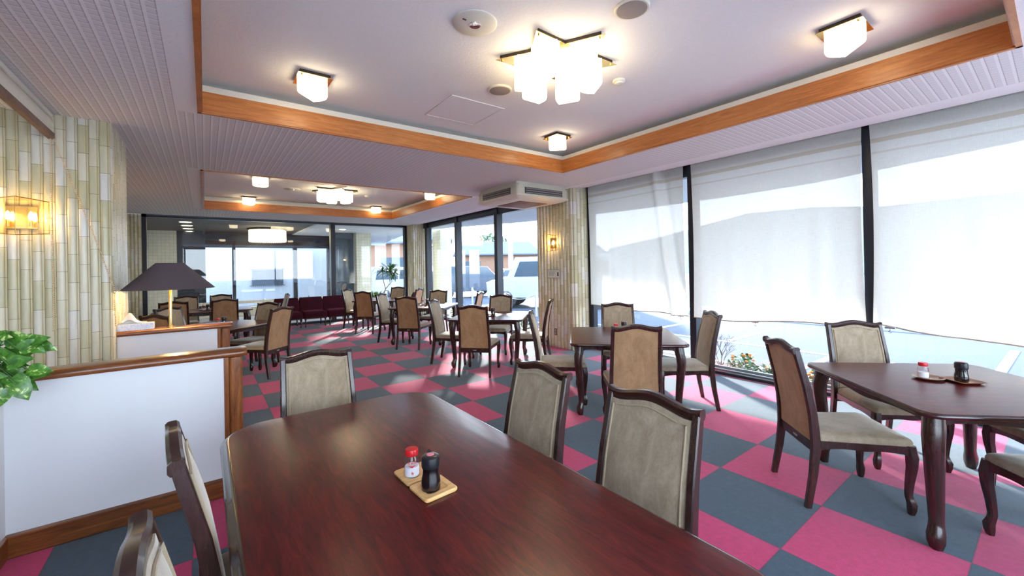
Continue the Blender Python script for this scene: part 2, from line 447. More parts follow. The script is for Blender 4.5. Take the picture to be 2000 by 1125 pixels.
# left pillar (front face, right face)
tile_wall('wall_left_tiled', (-3.2, 4.94), (-.65, 4.94), 0, ZC, (0, -1), back=.3)
tile_wall('wall_left_return', (-.65, 4.94), (-.65, 5.80), 0, ZC, (1, 0), back=.3)
tile_wall('wall_left_far', (-1.55, 5.8), (-1.55, 12.3), 0, ZC, (1, 0), back=.1)
struct('wall_left_back', MB().box(-1.65, -.66, 5.78, 5.86, 0, ZC), 'white panel')
tile_wall('wall_far_left', (-1.55, 12.22), (-1.12, 12.22), 0, ZC, (0, -1), back=.12)
# right pillar and corner pillar
tile_wall('wall_right_pillar', (5.058, 5.005), (5.058, 5.94), 0, ZC+.2, (-1, 0), pitch=.085, depth=.030, back=.05)
tile_wall('wall_right_pillar_front', (5.058, 5.005), (5.50, 5.005), 0, ZC+.2, (0, -1), pitch=.085, depth=.026, back=.05)
struct('wall_right_pillar_core', MB().box(5.10, 5.50, 5.05, 5.93, 0, ZC+.2), 'white panel')
tile_wall('wall_corner_pillar', (5.06, 11.75), (5.06, 12.30), 0, ZC+.2, (-1, 0), back=.05)
tile_wall('wall_corner_pillar_front', (5.06, 11.75), (5.50, 11.75), 0, ZC+.2, (0, -1), back=.05)
struct('wall_corner_core', MB().box(5.10, 5.50, 11.80, 12.3, 0, ZC+.2), 'white panel')
# unseen rear and far left walls; rear openings enlarged and brought near for daylight
r = MB(); r.box(-3.3, 5.6, -2.52, -2.4, 0, .25).box(-3.3, 5.6, -2.52, -2.4, 2.7, 3.2).box(-3.3, -2.8, -2.52, -2.4, .25, 2.7).box(5.2, 5.6, -2.52, -2.4, .25, 2.7).box(1.15, 1.25, -2.52, -2.4, .25, 2.7)
struct('wall_rear', r, 'white panel', smooth=False)
r = MB(); r.box(-3.3, -3.2, -2.5, 5, 0, 3.1)
struct('wall_left_outer', r, 'white panel', smooth=False)

# ceiling with two recessed trays
T1x0, T1x1, T1y0, T1y1 = -.035, 4.09, .126, 4.225
T2x0, T2x1, T2y0, T2y1 = -.03, 4.03, 6.60, 10.68
XR = 5.23; YB = 12.18
mb = MB(); fm = []
def crect(x0, x1, y0, y1, mi):
    if x1-x0 < 1e-4 or y1-y0 < 1e-4: return
    o = len(mb.v); mb.v.extend([(x0,y0,ZC),(x1,y0,ZC),(x1,y1,ZC),(x0,y1,ZC)]); mb.f.append((o, o+3, o+2, o+1)); fm.append(mi)
bd = .05
ys = [-2.45, T1y0-bd, T1y0, T1y1, T1y1+bd, T2y0-bd, T2y0, T2y1, T2y1+bd, YB]
def strip(y0, y1, mode):
    if mode == 'open':
        crect(-3.2, -.17, y0, y1, 0); crect(-.17, 4.13, y0, y1, 0); crect(4.13, 4.95, y0, y1, 1); crect(4.95, XR, y0, y1, 2)
    elif mode == 'border':
        crect(-3.2, -.17, y0, y1, 0); crect(-.17, 4.13, y0, y1, 2); crect(4.13, 4.95, y0, y1, 1); crect(4.95, XR, y0, y1, 2)
    else:
        a, b = mode
        crect(-3.2, -.17, y0, y1, 0); crect(-.17, a, y0, y1, 2); crect(b, 4.13, y0, y1, 2); crect(4.13, 4.95, y0, y1, 1); crect(4.95, XR, y0, y1, 2)
for i, mode in enumerate(['open', 'border', (T1x0, T1x1), 'border', 'open', 'border', (T2x0, T2x1), 'border', 'open']):
    strip(ys[i], ys[i+1], mode)
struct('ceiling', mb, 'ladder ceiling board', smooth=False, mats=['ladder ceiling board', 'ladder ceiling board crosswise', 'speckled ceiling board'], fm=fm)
ZT = 3.06
n_trim = 0
for x0, x1, y0, y1 in ((T1x0, T1x1, T1y0, T1y1), (T2x0, T2x1, T2y0, T2y1)):
    struct('ceiling_recess', MB().box(x0-.14, x1+.14, y0-.14, y1+.14, ZT, ZT+.04), 'ceiling plaster', smooth=False)
    q = MB(); q.box(x0-.17, x0-.14, y0-.17, y1+.17, ZC+.01, ZT+.04).box(x1+.14, x1+.17, y0-.17, y1+.17, ZC+.01, ZT+.04)
    q.box(x0-.14, x1+.14, y0-.17, y0-.14, ZC+.01, ZT+.04).box(x0-.14, x1+.14, y1+.14, y1+.17, ZC+.01, ZT+.04)
    struct('ceiling_recess_side', q, 'ceiling plaster', smooth=False)
    # timber surround: four boards each, with bead moulding at the lip and pale strip on top
    for s in range(4):
        b_ = MB(); w_ = MB()
        def bx(mbx, a, b, z0, z1):
            if s == 0: mbx.box(x0+a, x0+b, y0+a, y1-a, z0, z1)
            if s == 1: mbx.box(x1-b, x1-a, y0+a, y1-a, z0, z1)
            if s == 2: mbx.box(x0+a, x1-a, y0+a, y0+b, z0, z1)
            if s == 3: mbx.box(x0+a, x1-a, y1-b, y1-a, z0, z1)
        bx(b_, -.0, .028, ZC-.012, ZC+.022); bx(b_, .004, .036, ZC-.002, ZC+.010); bx(b_, .006, .024, ZC+.02, 2.95)
        n_trim += 1
        t = struct('trim_%d' % n_trim, b_, 'amber trim wood', smooth=False)
        bx(w_, .010, .022, 2.95, 2.998); build('top_strip', w_, 'white strip', t, smooth=False)
# curtain recess above the window wall and upper closings
struct('wall_right_header', MB().box(XR-.005, XR+.015, -2.45, 12.3, ZC+.004, 3.0).box(XR, 5.56, -2.45, 12.3, 2.98, 3.02), 'black frame', smooth=False)
struct('wall_back_header', MB().box(-1.6, 5.5, YB-.005, YB+.012, ZC+.004, 2.95).box(-1.6, 5.5, YB, 12.4, 2.93, 2.97), 'black frame', smooth=False)

# ---------------------------------------------------------------- windows
XW = 5.45
wn_ = [0]
def window(frame, panes, extra=None, glassmat='window glass'):
    wn_[0] += 1
    f = struct('window_%d' % wn_[0], frame, 'black frame', smooth=False)
    for p in panes: build('glass_pane', p, glassmat, f, smooth=False)
    if extra: build('sill_track', extra, 'frame edge', f, smooth=False)
    return f
near_m = [3.05, 1.16, -.72, -2.36]
far_m = [5.99, 7.80, 9.68, 11.52]
fr = MB().box(5.37, 5.53, -2.4, 5.0, -.02, .035).box(5.40, 5.52, -2.4, 5.0, 2.66, 2.98).box(5.40, 5.5, 4.88, 5.0, 0, 2.9)
for y in near_m: fr.box(5.37, 5.53, y-.045, y+.045, 0, 2.98)
ys_ = [4.94]+near_m
pn = [MB().box(XW-.003, XW+.003, b+.03, a-.03, .03, 2.68) for a, b in zip(ys_, ys_[1:])]
tr = MB().box(5.372, 5.382, -2.4, 4.99, .035, .05).box(5.40, 5.41, -2.4, 4.99, .035, .07).box(5.48, 5.50, -2.4, 4.99, .035, .09)
window(fr, pn, tr)
fr = MB().box(5.37, 5.53, 5.94, 11.75, -.02, .035).box(5.40, 5.52, 5.94, 11.75, 2.66, 2.98)
for y in far_m: fr.box(5.37, 5.53, y-.06, y+.06, 0, 2.98)
pn = [MB().box(XW-.003, XW+.003, a+.05, b-.05, .03, 2.68) for a, b in zip(far_m, far_m[1:])]
tr = MB().box(5.372, 5.382, 5.95, 11.74, .035, .05).box(5.40, 5.41, 5.95, 11.74, .035, .07)
window(fr, pn, tr)
YW = 12.28
fr = MB().box(-1.12, 5.06, 12.22, 12.36, -.02, .06).box(-1.12, 5.06, 12.22, 12.36, 2.72, 2.95).box(-1.12, -1.04, 12.22, 12.36, 0, 2.9).box(4.98, 5.06, 12.22, 12.36, 0, 2.9).box(2.82, 2.94, 12.2, 12.36, 0, 2.9)
window(fr, [MB().box(-1.05, 2.83, YW-.003, YW+.003, .05, 2.74), MB().box(2.93, 4.99, YW-.003, YW+.003, .05, 2.74)], None, 'tinted glass' if False else 'window glass')
fr = MB()  # unseen rear windows, sized to let in extra daylight
for a, b in ((-2.8, 1.15), (1.25, 5.2)): fr.box(a, b, -2.5, -2.42, .25, .31).box(a, b, -2.5, -2.42, 2.64, 2.7).box((a+b)/2-.03, (a+b)/2+.03, -2.5, -2.42, .25, 2.7)
window(fr, [MB().box(-2.8, 1.15, -2.465, -2.455, .25, 2.7), MB().box(1.25, 5.2, -2.465, -2.455, .25, 2.7)])

# ---------------------------------------------------------------- low partitions
def partition(y, x0, x1, label, base=True):
    o = empty('low_partition', ((x0+x1)/2, y+.07, 0), 0, label, 'partition', 'low partitions of the booth')
    def L(mbx): return mbx.xf(lambda p: (p.x-(x0+x1)/2, p.y-(y+.07), p.z))
    build('panel', L(MB().box(x0, x1-.10, y, y+.14, .09, .905)), 'white panel', o, smooth=False)
    build('post', L(MB().bbox(x1-.085, x1-.012, y-.006, y+.146, 0, .905, .012)), 'oak partition wood', o)
    build('edge_strip', L(MB().bbox(x1-.115, x1-.087, y-.004, y+.144, .0, .905, .003)), 'oak partition wood', o)
    prof = [(-.018, .900), (-.022, .912), (-.022, .928), (-.014, .940), (.0, .945), (.14, .945), (.154, .940), (.162, .928), (.162, .912), (.158, .900)]
    rings = []
    for x, s in ((x0-.0, 1), (x1-.05, 1), (x1-.01, 1), (x1+.008, .96), (x1+.016, .86)):
        rings.append([(x, y+.07+(py-.07)*s, .9225+(pz-.9225)*(s if s < 1 else 1)) for py, pz in prof])
    build('cap_rail', L(MB().loft(rings)), 'oak rail wood', o)
    if base: build('baseboard', L(MB().bbox(x0, x1-.1, y-.036, y+.156, 0, .115, .004)), 'oak rail wood', o)
    return o
partition(3.312, -.85, .205, 'nearer white low partition with oak cap rail, plant trailing over its left end')
partition(5.05, -.637, .205, 'farther white low partition carrying the table lamp and tissue box')
o = empty('low_side_wall', (-.92, 1.2, 0), 0, 'white low wall with dark cap running beside the left table toward the camera', 'partition')
build('panel', MB().box(-.07, .07, -3.55, 2.30, .09, .905), 'white panel', o, smooth=False)
build('cap_rail', MB().bbox(-.095, .09, -3.55, 2.11, .90, .945, .008), 'oak side rail wood', o)
build('baseboard', MB().bbox(-.08, .086, -3.55, 2.08, 0, .115, .004), 'oak side rail wood', o)

# ---------------------------------------------------------------- chair
YT = [(0, .042), (.2, .078), (.36, .095), (.5, .092), (.7, .060), (.95, .0)]
XT = [(0, .213), (.36, .205), (.95, .190)]
def crest_z(x):
    u = min(1, abs(x)/.205)
    return .938 + .026*(.5+.5*math.cos(PI*min(1, u/.82))) + (.008*((u-.82)/.18)**1.5 if u > .82 else 0)
def make_chair(label):
    c = empty('dining_chair', (0, 0, 0), 0, label, 'chair')
    for s in (-1, 1):
        rg = []
        for z in (0, .1, .2, .3, .36, .44, .55, .7, .83, .905, .925):
            d = lerp([(0, .036), (.36, .050), (.95, .036)], z)
            rg.append(octo(s*lerp(XT, z), lerp(YT, z), z, .030, d, 0, .16))
        build('back_leg', MB().loft(rg), 'dark brown wood', c)
    rg = []
    for k in range(25):
        x = -.205+.41*k/24; zt = crest_z(x); y0 = lerp(YT, zt)
        rg.append([(x, y0-.012, zt-.040), (x, y0-.019, zt-.030), (x, y0-.019, zt-.008), (x, y0-.010, zt), (x, y0+.012, zt+.001), (x, y0+.021, zt-.008), (x, y0+.021, zt-.030), (x, y0+.015, zt-.040)])
    build('crest_rail', MB().loft(rg), 'dark brown wood', c)
    rl = MB().bbox(-.20, .20, .082, .112, .318, .380, .004)
    rail = build('lower_rail', rl, 'dark brown wood', c)
    build('name_plate', MB().bbox(-.022, .022, .0795, .0825, .343, .355, .001), 'steel', rail, smooth=False)
    def pad(u, v, off, bulge):
        zt = crest_z(0)-.038
        hw = .188-.012*v
        x = (2*u-1)*hw
        z = .378+(crest_z(x*1.05)-.038-.378)*v
        return (x, lerp(YT, z)+off+bulge*(1-(2*u-1)**4)*(1-(2*v-1)**4), z)
    bk = MB().grid(lambda u, v: pad(1-u, v, .016, .016), 12, 12)
    rim = [(k/12, 0) for k in range(12)]+[(1, k/12) for k in range(12)]+[(1-k/12, 1) for k in range(12)]+[(0, 1-k/12) for k in range(12)]
    bk.loft([[pad(u, v, .016, 0) for u, v in rim], [pad(u, v, -.010, 0) for u, v in rim]], cap=False)
    build('backrest', bk, 'olive velvet', c, ang=80)
    build('back_panel', MB().grid(lambda u, v: pad(u, v, -.010, -.002), 10, 10), 'camel suede', c, ang=80)
    loop = [(u, .03) for u in (.04, .25, .5, .75, .96)]+[(.96, v) for v in (.3, .6, .97)]+[(u, .97) for u in (.85, .7, .6, .5, .4, .3, .15, .04)]+[(.04, v) for v in (.6, .3, .03)]
    build('piping', MB().tube([pad(1-u, v, .021, .005) for u, v in loop], .0042, 6, False), 'piping beige', c)
    # seat
    def so_(hw0, hw1, y0, y1, z, r=.035):
        pts = []
        for px, py, a0 in ((1, 1, 0), (-1, 1, 90), (-1, 0, 180), (1, 0, 270)):
            for k in range(5):
                a = math.radians(a0+22.5*k); yy = (y1-r if py else y0+r)+r*math.sin(a); hw = hw0+(hw1-hw0)*(yy-y0)/(y1-y0)
                pts.append((px*(hw-r)+r*math.cos(a), yy, z))
        return pts
    rg = []
    for i, z in ((.0, .385), (.0, .410), (.006, .424), (.022, .433), (.07, .440), (.13, .443)):
        rg.append(so_(.196-i, .232-i, .108+i, .600-i, z, .03))
    build('seat', MB().loft(rg), 'olive velvet', c, ang=60)
    sf = MB()
    def scallop(p0, p1, n=14, t=.022):
        a = Vector((*p0, 0)); b = Vector((*p1, 0)); d = (b-a).normalized(); nn = Vector((-d.y, d.x, 0))*t/2; rg = []
        for k in range(n+1):
            u = k/n; q = a+(b-a)*u; zb = .338+.018*(1-abs(2*u-1)**3)-.008*math.exp(-((u-.5)/.12)**2)
            rg.append([(*(q-nn).xy, zb), (*(q+nn).xy, zb), (*(q+nn).xy, .392), (*(q-nn).xy, .392)])
        sf.loft(rg)
    scallop((-.222, .584), (.222, .584)); scallop((-.196, .112), (-.224, .58)); scallop((.196, .112), (.224, .58))
    build('seat_frame', sf, 'dark brown wood', c)
    for s in (-1, 1):
        rg = []
        for z, w_, off in ((.395, .048, 0), (.36, .052, .003), (.33, .052, .007), (.27, .046, .006), (.18, .038, -.002), (.11, .033, -.006), (.085, .036, -.002), (.06, .042, .004), (.025, .038, .003), (0, .028, .001)):
            rg.append(octo(s*(.214+off), .578+off, z, w_, w_, 0, .2))
        build('front_leg', MB().loft(rg), 'dark brown wood', c)
    return c
CHAIRS = [
 ('A', 2.976, 1.103, -46, 'camel-backed chair seen from behind, left of the window-side table at the far right'),
 ('B', 4.312, 1.05, -135, 'chair facing the camera behind the table at the far right, under the blind edge'),
 ('TRn', 3.02, -.30, 42, 'nearer of the two chairs on the right picture edge, only its seat in view'),
 ('TRr', 4.30, -.27, 135, 'farther of the two chairs on the right picture edge, seat tucked under the table'),
 ('C', 4.21, 2.175, 138, 'chair with its back to the blinds, right of the middle table by the window'),
 ('D', 2.871, 2.129, 46, 'chair nearest the camera at the middle window table, its back hiding the table centre'),
 ('E', 2.90, 3.56, -44, 'chair on the left side of the middle window table, near the tiled pillar'),
 ('B2', 4.322, 3.50, -135, 'chair facing the camera behind the middle window table, below the first blind'),
 ('F', 1.405, .973, 180, 'largest chair right of the long foreground table, nearest to the camera'),
 ('G', 1.405, 1.635, 180, 'second chair right of the long foreground table, farther from the camera'),
 ('H', .559, 2.829, -91, 'chair at the far end of the long foreground table, facing the camera'),
 ('I', -.087, 1.672, 4, 'farther of two edge-on chairs left of the long foreground table'),
 ('J', -.115, 1.01, 2, 'nearer of two edge-on chairs left of the long foreground table'),
 ('K', 2.812, 4.657, 43, 'camel-backed chair seen from behind at the second window table from the front'),
 ('L', 2.87, 5.94, -48, 'pale-looking chair left of the second window table, facing the window'),
 ('Mc', 4.248, 6.031, -140, 'chair facing the camera behind the second window table, left of the tiled pillar'),
 ('X2', 4.166, 4.612, 131, 'chair on the right of the second window table, its side against the tiled pillar'),
 ('P', 2.855, 7.001, 42, 'camel-backed chair seen from behind at the third window table'),
 ('Q', 2.86, 8.31, -48, 'pale-looking chair on the left side of the third window table'),
 ('R', 4.196, 8.385, -139, 'chair facing the camera behind the third window table, before the first clear pane'),
 ('N', 4.45, 7.03, 131, 'thin edge-on chair to the right of the third window table'),
 ('U', 2.82, 9.40, 42, 'camel-backed chair seen from behind at the farthest window table'),
 ('V', 2.86, 10.85, -48, 'pale-looking chair beside the maroon bench at the farthest window table'),
 ('W', 4.22, 10.85, -139, 'chair facing the camera behind the farthest window table, by the corner pillar'),
 ('Sc', 4.22, 9.45, 131, 'reddish-edged chair on the right of the farthest window table'),
 ('O', .86, 6.53, 132, 'chair turned away at the right end of the table behind the partitions, name plate showing'),
 ('Y', .823, 7.686, -139, 'chair facing left behind the table past the partitions, half hidden by the turned chair'),
 ('EE', -.45, 7.90, -45, 'chair with light-edged frame behind the lamp pole, facing right'),
 ('FF', -.50, 6.60, 45, 'chair close behind the farther partition, only its camel top above the tissue box'),
 ('BB', .29, 9.33, 90, 'right of the two chairs seen from behind at the table near the dark window'),
 ('DD', -.45, 9.31, 90, 'left of the two chairs seen from behind at the table near the dark window'),
 ('AA', .28, 11.25, -90, 'right of the two far chairs standing directly before the dark back window'),
 ('CC', -.33, 11.25, -90, 'left of the two far chairs standing directly before the dark back window'),
 ('Z1', 1.44, 10.15, 180, 'edge-on chair at the right end of the table near the dark window'),
]
GROUPS = {'F': 'chairs around the long foreground table', 'G': 'chairs around the long foreground table', 'H': 'chairs around the long foreground table', 'I': 'chairs around the long foreground table', 'J': 'chairs around the long foreground table'}
proto = make_chair('x')
for i, (k, x, y, a, lab) in enumerate(CHAIRS):
    rz = math.radians(a-90)
    g_ = GROUPS.get(k, 'dining chairs around the small tables')
    if i == 0: proto.location = (x, y, 0); proto.rotation_euler = (0, 0, rz); proto['label'] = lab; proto['group'] = g_
    else: dup(proto, (x, y, 0), rz, lab, g_)

# ---------------------------------------------------------------- tables
def make_table(hx, hy, rc, label, inset=.075, legs=.08, thick=.030, edge='dark table edge', ogee=False):
    t = empty('dining_table', (0, 0, 0), 0, label, 'table')
    Z1 = .705
    def ring(i, z): return [(x, y, z) for x, y in rrect(hx-i, hy-i, max(.01, rc-i), 8)]
    if ogee:
        build('tabletop', MB().loft([ring(.034, Z1-.004), ring(.030, Z1-.001), ring(.034, Z1)]), 'mahogany top', t, ang=25)
        build('edge_band', MB().loft([ring(.02, Z1-thick), ring(.008, Z1-thick+.002), ring(.0, Z1-thick+.010), ring(0, Z1-.024), ring(.006, Z1-.016), ring(.014, Z1-.014), ring(.018, Z1-.006), ring(.026, Z1-.002), ring(.0335, Z1-.0008)]), edge, t, ang=60)
    else:
        build('tabletop', MB().loft([ring(.012, Z1-.004), ring(.010, Z1-.001), ring(.016, Z1)]), 'mahogany top', t, ang=25)
        build('edge_band', MB().loft([ring(.014, Z1-thick), ring(.004, Z1-thick+.003), ring(.0, Z1-thick+.010), ring(0, Z1-.010), ring(.005, Z1-.004), ring(.0118, Z1-.0008)]), edge, t, ang=60)
    ap = MB(); ax, ay = hx-inset, hy-inset
    def sc(p0, p1):
        a = Vector((*p0, 0)); b = Vector((*p1, 0)); d = (b-a).normalized(); nn = Vector((-d.y, d.x, 0))*.011; rg = []
        for k in range(25):
            u = k/24; q = a+(b-a)*u; e = abs(2*u-1)
            zb = .612+.030*min(1, (1-e)/.18)-(.022*math.exp(-((u-.5)/.16)**2))
            rg.append([(*(q-nn).xy, zb), (*(q+nn).xy, zb), (*(q+nn).xy, Z1-thick+.002), (*(q-nn).xy, Z1-thick+.002)])
        ap.loft(rg)
    sc((-ax, -ay), (ax, -ay)); sc((ax, -ay), (ax, ay)); sc((ax, ay), (-ax, ay)); sc((-ax, ay), (-ax, -ay))
    build('apron', ap, 'dark brown wood', t)
    for sx_ in (-1, 1):
        for sy_ in (-1, 1):
            rg = []
            for z, w_, off in ((Z1-thick+.002, legs, -.006), (.62, legs*1.03, .0), (.57, legs*1.02, .010), (.50, legs*.93, .012), (.38, legs*.86, .003), (.22, legs*.75, -.008), (.13, legs*.68, -.013), (.108, legs*.72, -.009), (.075, legs*.84, .002), (.035, legs*.80, .003), (0, legs*.56, -.002)):
                rg.append(octo(sx_*(ax-.012+off), sy_*(ay-.012+off), z, w_, w_, 0, .24))
            build('leg', MB().loft(rg), 'dark brown wood', t, ang=50)
    return t
TABLES = [
 (3.60, .40, 'square mahogany table at the far right beside the blinds, holding shaker on round plate'),
 (3.585, 2.84, 'square table in the middle by the blinds, mostly behind a chair back'),
 (3.555, 5.33, 'square pale-gleaming table left of the tiled pillar, second from the front'),
 (3.53, 7.69, 'square table third in the row along the clear windows'),
 (3.53, 10.10, 'farthest square table of the window row, near the maroon bench'),
 (.17, 7.20, 'square table just behind the two white partitions'),
]
tp = make_table(.555, .555, .085, TABLES[0][2]); tp['group'] = 'square dining tables'
for i, (x, y, lab) in enumerate(TABLES):
    if i == 0: tp.location = (x, y, 0); tp.rotation_euler = (0, 0, PI/4)
    else: dup(tp, (x, y, 0), PI/4, lab, 'square dining tables')
t1 = make_table(.535, 1.09, .21, 'long glossy mahogany table with rounded corners filling the foreground', inset=.13, legs=.085, thick=.046, ogee=True); t1.location = (.578, 1.375, 0)
t8 = make_table(.80, .46, .08, 'dark oblong table before the dark back window, behind the lamp'); t8.location = (-.03, 10.22, 0)

# ---------------------------------------------------------------- condiments
ZTB = .7055
def make_shaker(label, loc, full=True):
    o = empty('salt_shaker', loc, 0, label, 'shaker')
    build('glass_body', MB().lathe([(.021, 0), (.0265, .002), (.028, .012), (.0275, .050), (.0255, .066), (.0205, .075), (.0205, .079)], n=20), 'clear bottle', o)
    build('salt', MB().lathe([(.022, .003), (.026, .008), (.026, .036), (.024, .039)], n=16), 'salt white', o)
    build('cap', MB().lathe([(.0220, .077), (.0230, .079), (.0230, .096), (.0215, .0985), (.010, .099)], n=20), 'red plastic', o)
    if full:
        lab = MB()
        def pt(a, z): return (.0286*math.cos(a), .0286*math.sin(a), z)
        a0 = -1.95
        lab.add([pt(a0-.55, .050), pt(a0-.1, .047), pt(a0+.1, .047), pt(a0+.55, .050), pt(a0, .040)], [(0, 4, 1), (1, 4, 2), (2, 4, 3)])
        for k in range(5):
            a1 = a0-.1+.05*k; zz = .018+.004*math.sin(k*1.6)
            lab.add([pt(a1, zz), pt(a1+.07, zz+.001), pt(a1+.07, zz+.006), pt(a1, zz+.005)], [(0, 1, 2, 3)])
        mk = build('printed_mark', lab, 'red plastic', o, smooth=False)
        cu = bpy.data.curves.new('t', 'FONT'); cu.body = '食卓塩'; cu.size = .011; cu.align_x = 'CENTER'; cu.space_character = 1.15
        to = bpy.data.objects.new('t', cu); COL.objects.link(to); bpy.context.view_layer.update()
        me = bpy.data.meshes.new_from_object(to); bpy.data.objects.remove(to)
        for v in me.vertices:
            a = a0+v.co.x/.0286; v.co = Vector((.0287*math.cos(a), .0287*math.sin(a), .0545+v.co.y))
        me.materials.clear(); me.materials.append(M['red plastic'])
        lo = bpy.data.objects.new('lettering', me); COL.objects.link(lo); lo.parent = o
    return o
def make_bottle(label, loc):
    o = empty('soy_sauce_bottle', loc, 0, label, 'bottle')
    build('body', MB().lathe([(.028, 0), (.0320, .004), (.0332, .020), (.0318, .038), (.0275, .058), (.0272, .072), (.0285, .080)], n=24), 'soy liquid', o)
    cp = MB().lathe([(.0300, .078), (.0310, .082), (.0310, .104), (.0298, .112), (.024, .117), (.010, .118)], n=24)
    cp.loft([[(x+.0, y, z) for x, y, z in ((-.008, .020, .108), (.008, .020, .108), (.008, .020, .117), (-.008, .020, .117))], [(x, y, z) for x, y, z in ((-.004, .040, .115), (.004, .040, .115), (.004, .040, .119), (-.004, .040, .119))]])
    build('cap', cp, 'black plastic', o)
    build('round_sticker', MB().lathe([(.0130, .1182), (.0125, .1190)], n=16), 'pink label', o)
    return o
def coaster(loc, rz, label):
    hw = .062; rg = [[(x, y, z) for x, y in rrect(hw-i, hw-i, .012, 4)] for i, z in ((.003, 0), (0, .004), (0, .010), (.004, .013))]
    mb = MB().loft(rg, cap=False)
    n = len(rg[0]); mb.f.append(tuple(reversed(range(n))))
    # dished top: ring of square -> circle -> bowl
    sq = [(x, y) for x, y in rrect(hw-.004, hw-.004, .012, 4)]
    def circ(r_, z): return [(r_*math.cos(math.atan2(y, x)), r_*math.sin(math.atan2(y, x)), z) for x, y in sq]
    mb.loft([[(x, y, .013) for x, y in sq], circ(.050, .013), circ(.047, .0085), circ(.040, .0075), circ(.01, .0075)], cap=False)
    o = len(mb.v)-n; mb.f.append(tuple(o+k for k in range(n)))
    ob = build('coaster', mb, 'pale coaster wood'); ob.location = loc; ob.rotation_euler = (0, 0, rz)
    return tag(ob, label, 'coaster', 'square wooden coasters on the foreground table')
coaster((.612, 1.432, ZTB), .05, 'pale square wooden coaster under the salt shaker on the foreground table')
coaster((.617, 1.300, ZTB), .07, 'pale square wooden coaster under the soy bottle on the foreground table')
sh = make_shaker('glass salt shaker with red cap and red print on the foreground table', (.592, 1.422, ZTB+.0078))
bt = make_bottle('black-capped soy sauce bottle with pink sticker on the foreground table', (.606, 1.296, ZTB+.0078)); bt.rotation_euler = (0, 0, -.3)
def plate(loc, label, r=.075):
    ob = build('round_plate', MB().lathe([(.03, 0), (.055, .002), (r, .012), (r+.002, .014), (r-.004, .013), (.05, .005), (.01, .004)], n=32), 'brown tray wood'); ob.location = loc
    return tag(ob, label, 'plate')
def sqtray(loc, rz, label, hw=.062, big=True):
    rg = [[(x, y, z) for x, y in rrect(hw*f, hw*f, .008, 3)] for f, z in ((.72, 0), (1, .012), (.98, .014), (.72, .004))]
    mb = MB().loft(rg); ob = build('square_tray', mb, 'brown tray wood'); ob.location = loc; ob.rotation_euler = (0, 0, rz)
    return tag(ob, label, 'tray', 'small square condiment trays')
plate((3.64, .515, ZTB), 'dark-rimmed round plate under the salt shaker on the far right table')
s2 = dup(sh, (3.625, .535, ZTB+.0045), .8, 'red-capped salt shaker on the round plate at the far right table')
sqtray((3.70, .375, ZTB), .9, 'brown square tray under the soy bottle on the far right table', .075)
b2 = dup(bt, (3.695, .378, ZTB+.0045), 2.2, 'black soy sauce bottle on the square tray at the far right table')
for (x, y, nm) in ((3.66, 2.93, 'middle window table'), (3.50, 5.27, 'second window table'), (3.56, 7.74, 'third window table'), (.17, 7.1, 'table behind the partitions'), (.0, 10.05, 'oblong table before the dark window')):
    sqtray((x, y, ZTB), .75, 'small square condiment tray on the '+nm, .085)
    dup(sh, (x-.035, y+.028, ZTB+.0045), 0, 'red-capped salt shaker on the '+nm)
    dup(bt, (x+.035, y-.028, ZTB+.0045), 0, 'black soy sauce bottle on the '+nm)

# ---------------------------------------------------------------- maroon bench modules
def make_sofa(label):
    o = empty('maroon_bench_seat', (0, 0, 0), 0, label, 'sofa')     # faces -y; width .57
    def rr(i, y0, y1, z): return [(x, y0+(y+1)*(y1-y0)/2, z) for x, y in [(px*(.285-i)/.285, py) for px, py in rrect(.285, 1, .04, 3)]]
    def cush(i, y0, y1, z): return [(x, (y0+y1)/2+y, z) for x, y in rrect(.287-i, (y1-y0)/2-i, .05, 4)]
    build('seat', MB().loft([cush(0, -.02, .60, .235), cush(0, -.02, .60, .33), cush(.01, -.02, .60, .375), cush(.05, -.02, .60, .395), cush(.12, -.02, .6, .400)]), 'maroon velvet', o, ang=70)
    rg = []
    for k in range(9):
        u = k/8; z = .33+.40*u; y = .50+.12*u; hw = .289-.02*max(0, u-.8)/.2
        th = .10*(1-.2*u) if k < 8 else .05
        rg.append([(x, y+yy, z+.022*(1-(x/.285)**2)*(u**3)) for x, yy in rrect(hw, th/2, .018, 3)])
    build('backrest', MB().loft(rg), 'maroon velvet', o, ang=70)
    build('base_rail', MB().bbox(-.275, .275, .0, .58, .205, .24, .004), 'dark brown wood', o)
    for x in (-.235, .235):
        for y in (.02, .56):
            build('leg', MB().lathe([(.012, 0), (.018, .01), (.014, .03), (.019, .045), (.012, .06), (.016, .10), (.020, .14), (.013, .16), (.022, .175), (.022, .206)], x, y, 0, 10), 'dark brown wood', o)
    return o
sf = make_sofa('x')
names = ['leftmost segment of the maroon velvet bench below the back window', 'second segment from the left of the maroon velvet bench', 'third segment from the left of the maroon velvet bench', 'fourth segment of the maroon velvet bench, behind the farthest window table']
for i, lab in enumerate(names):
    loc = (1.685+.58*i, 11.5, 0)
    if i == 0: sf.location = loc; sf['label'] = lab; sf['group'] = 'maroon bench segments'
    else: dup(sf, loc, 0, lab, 'maroon bench segments')
dup(sf, (4.40, 11.42, 0), math.radians(-90), 'lone maroon bench segment in the corner beside the bamboo-tiled pillar', 'maroon bench segments')

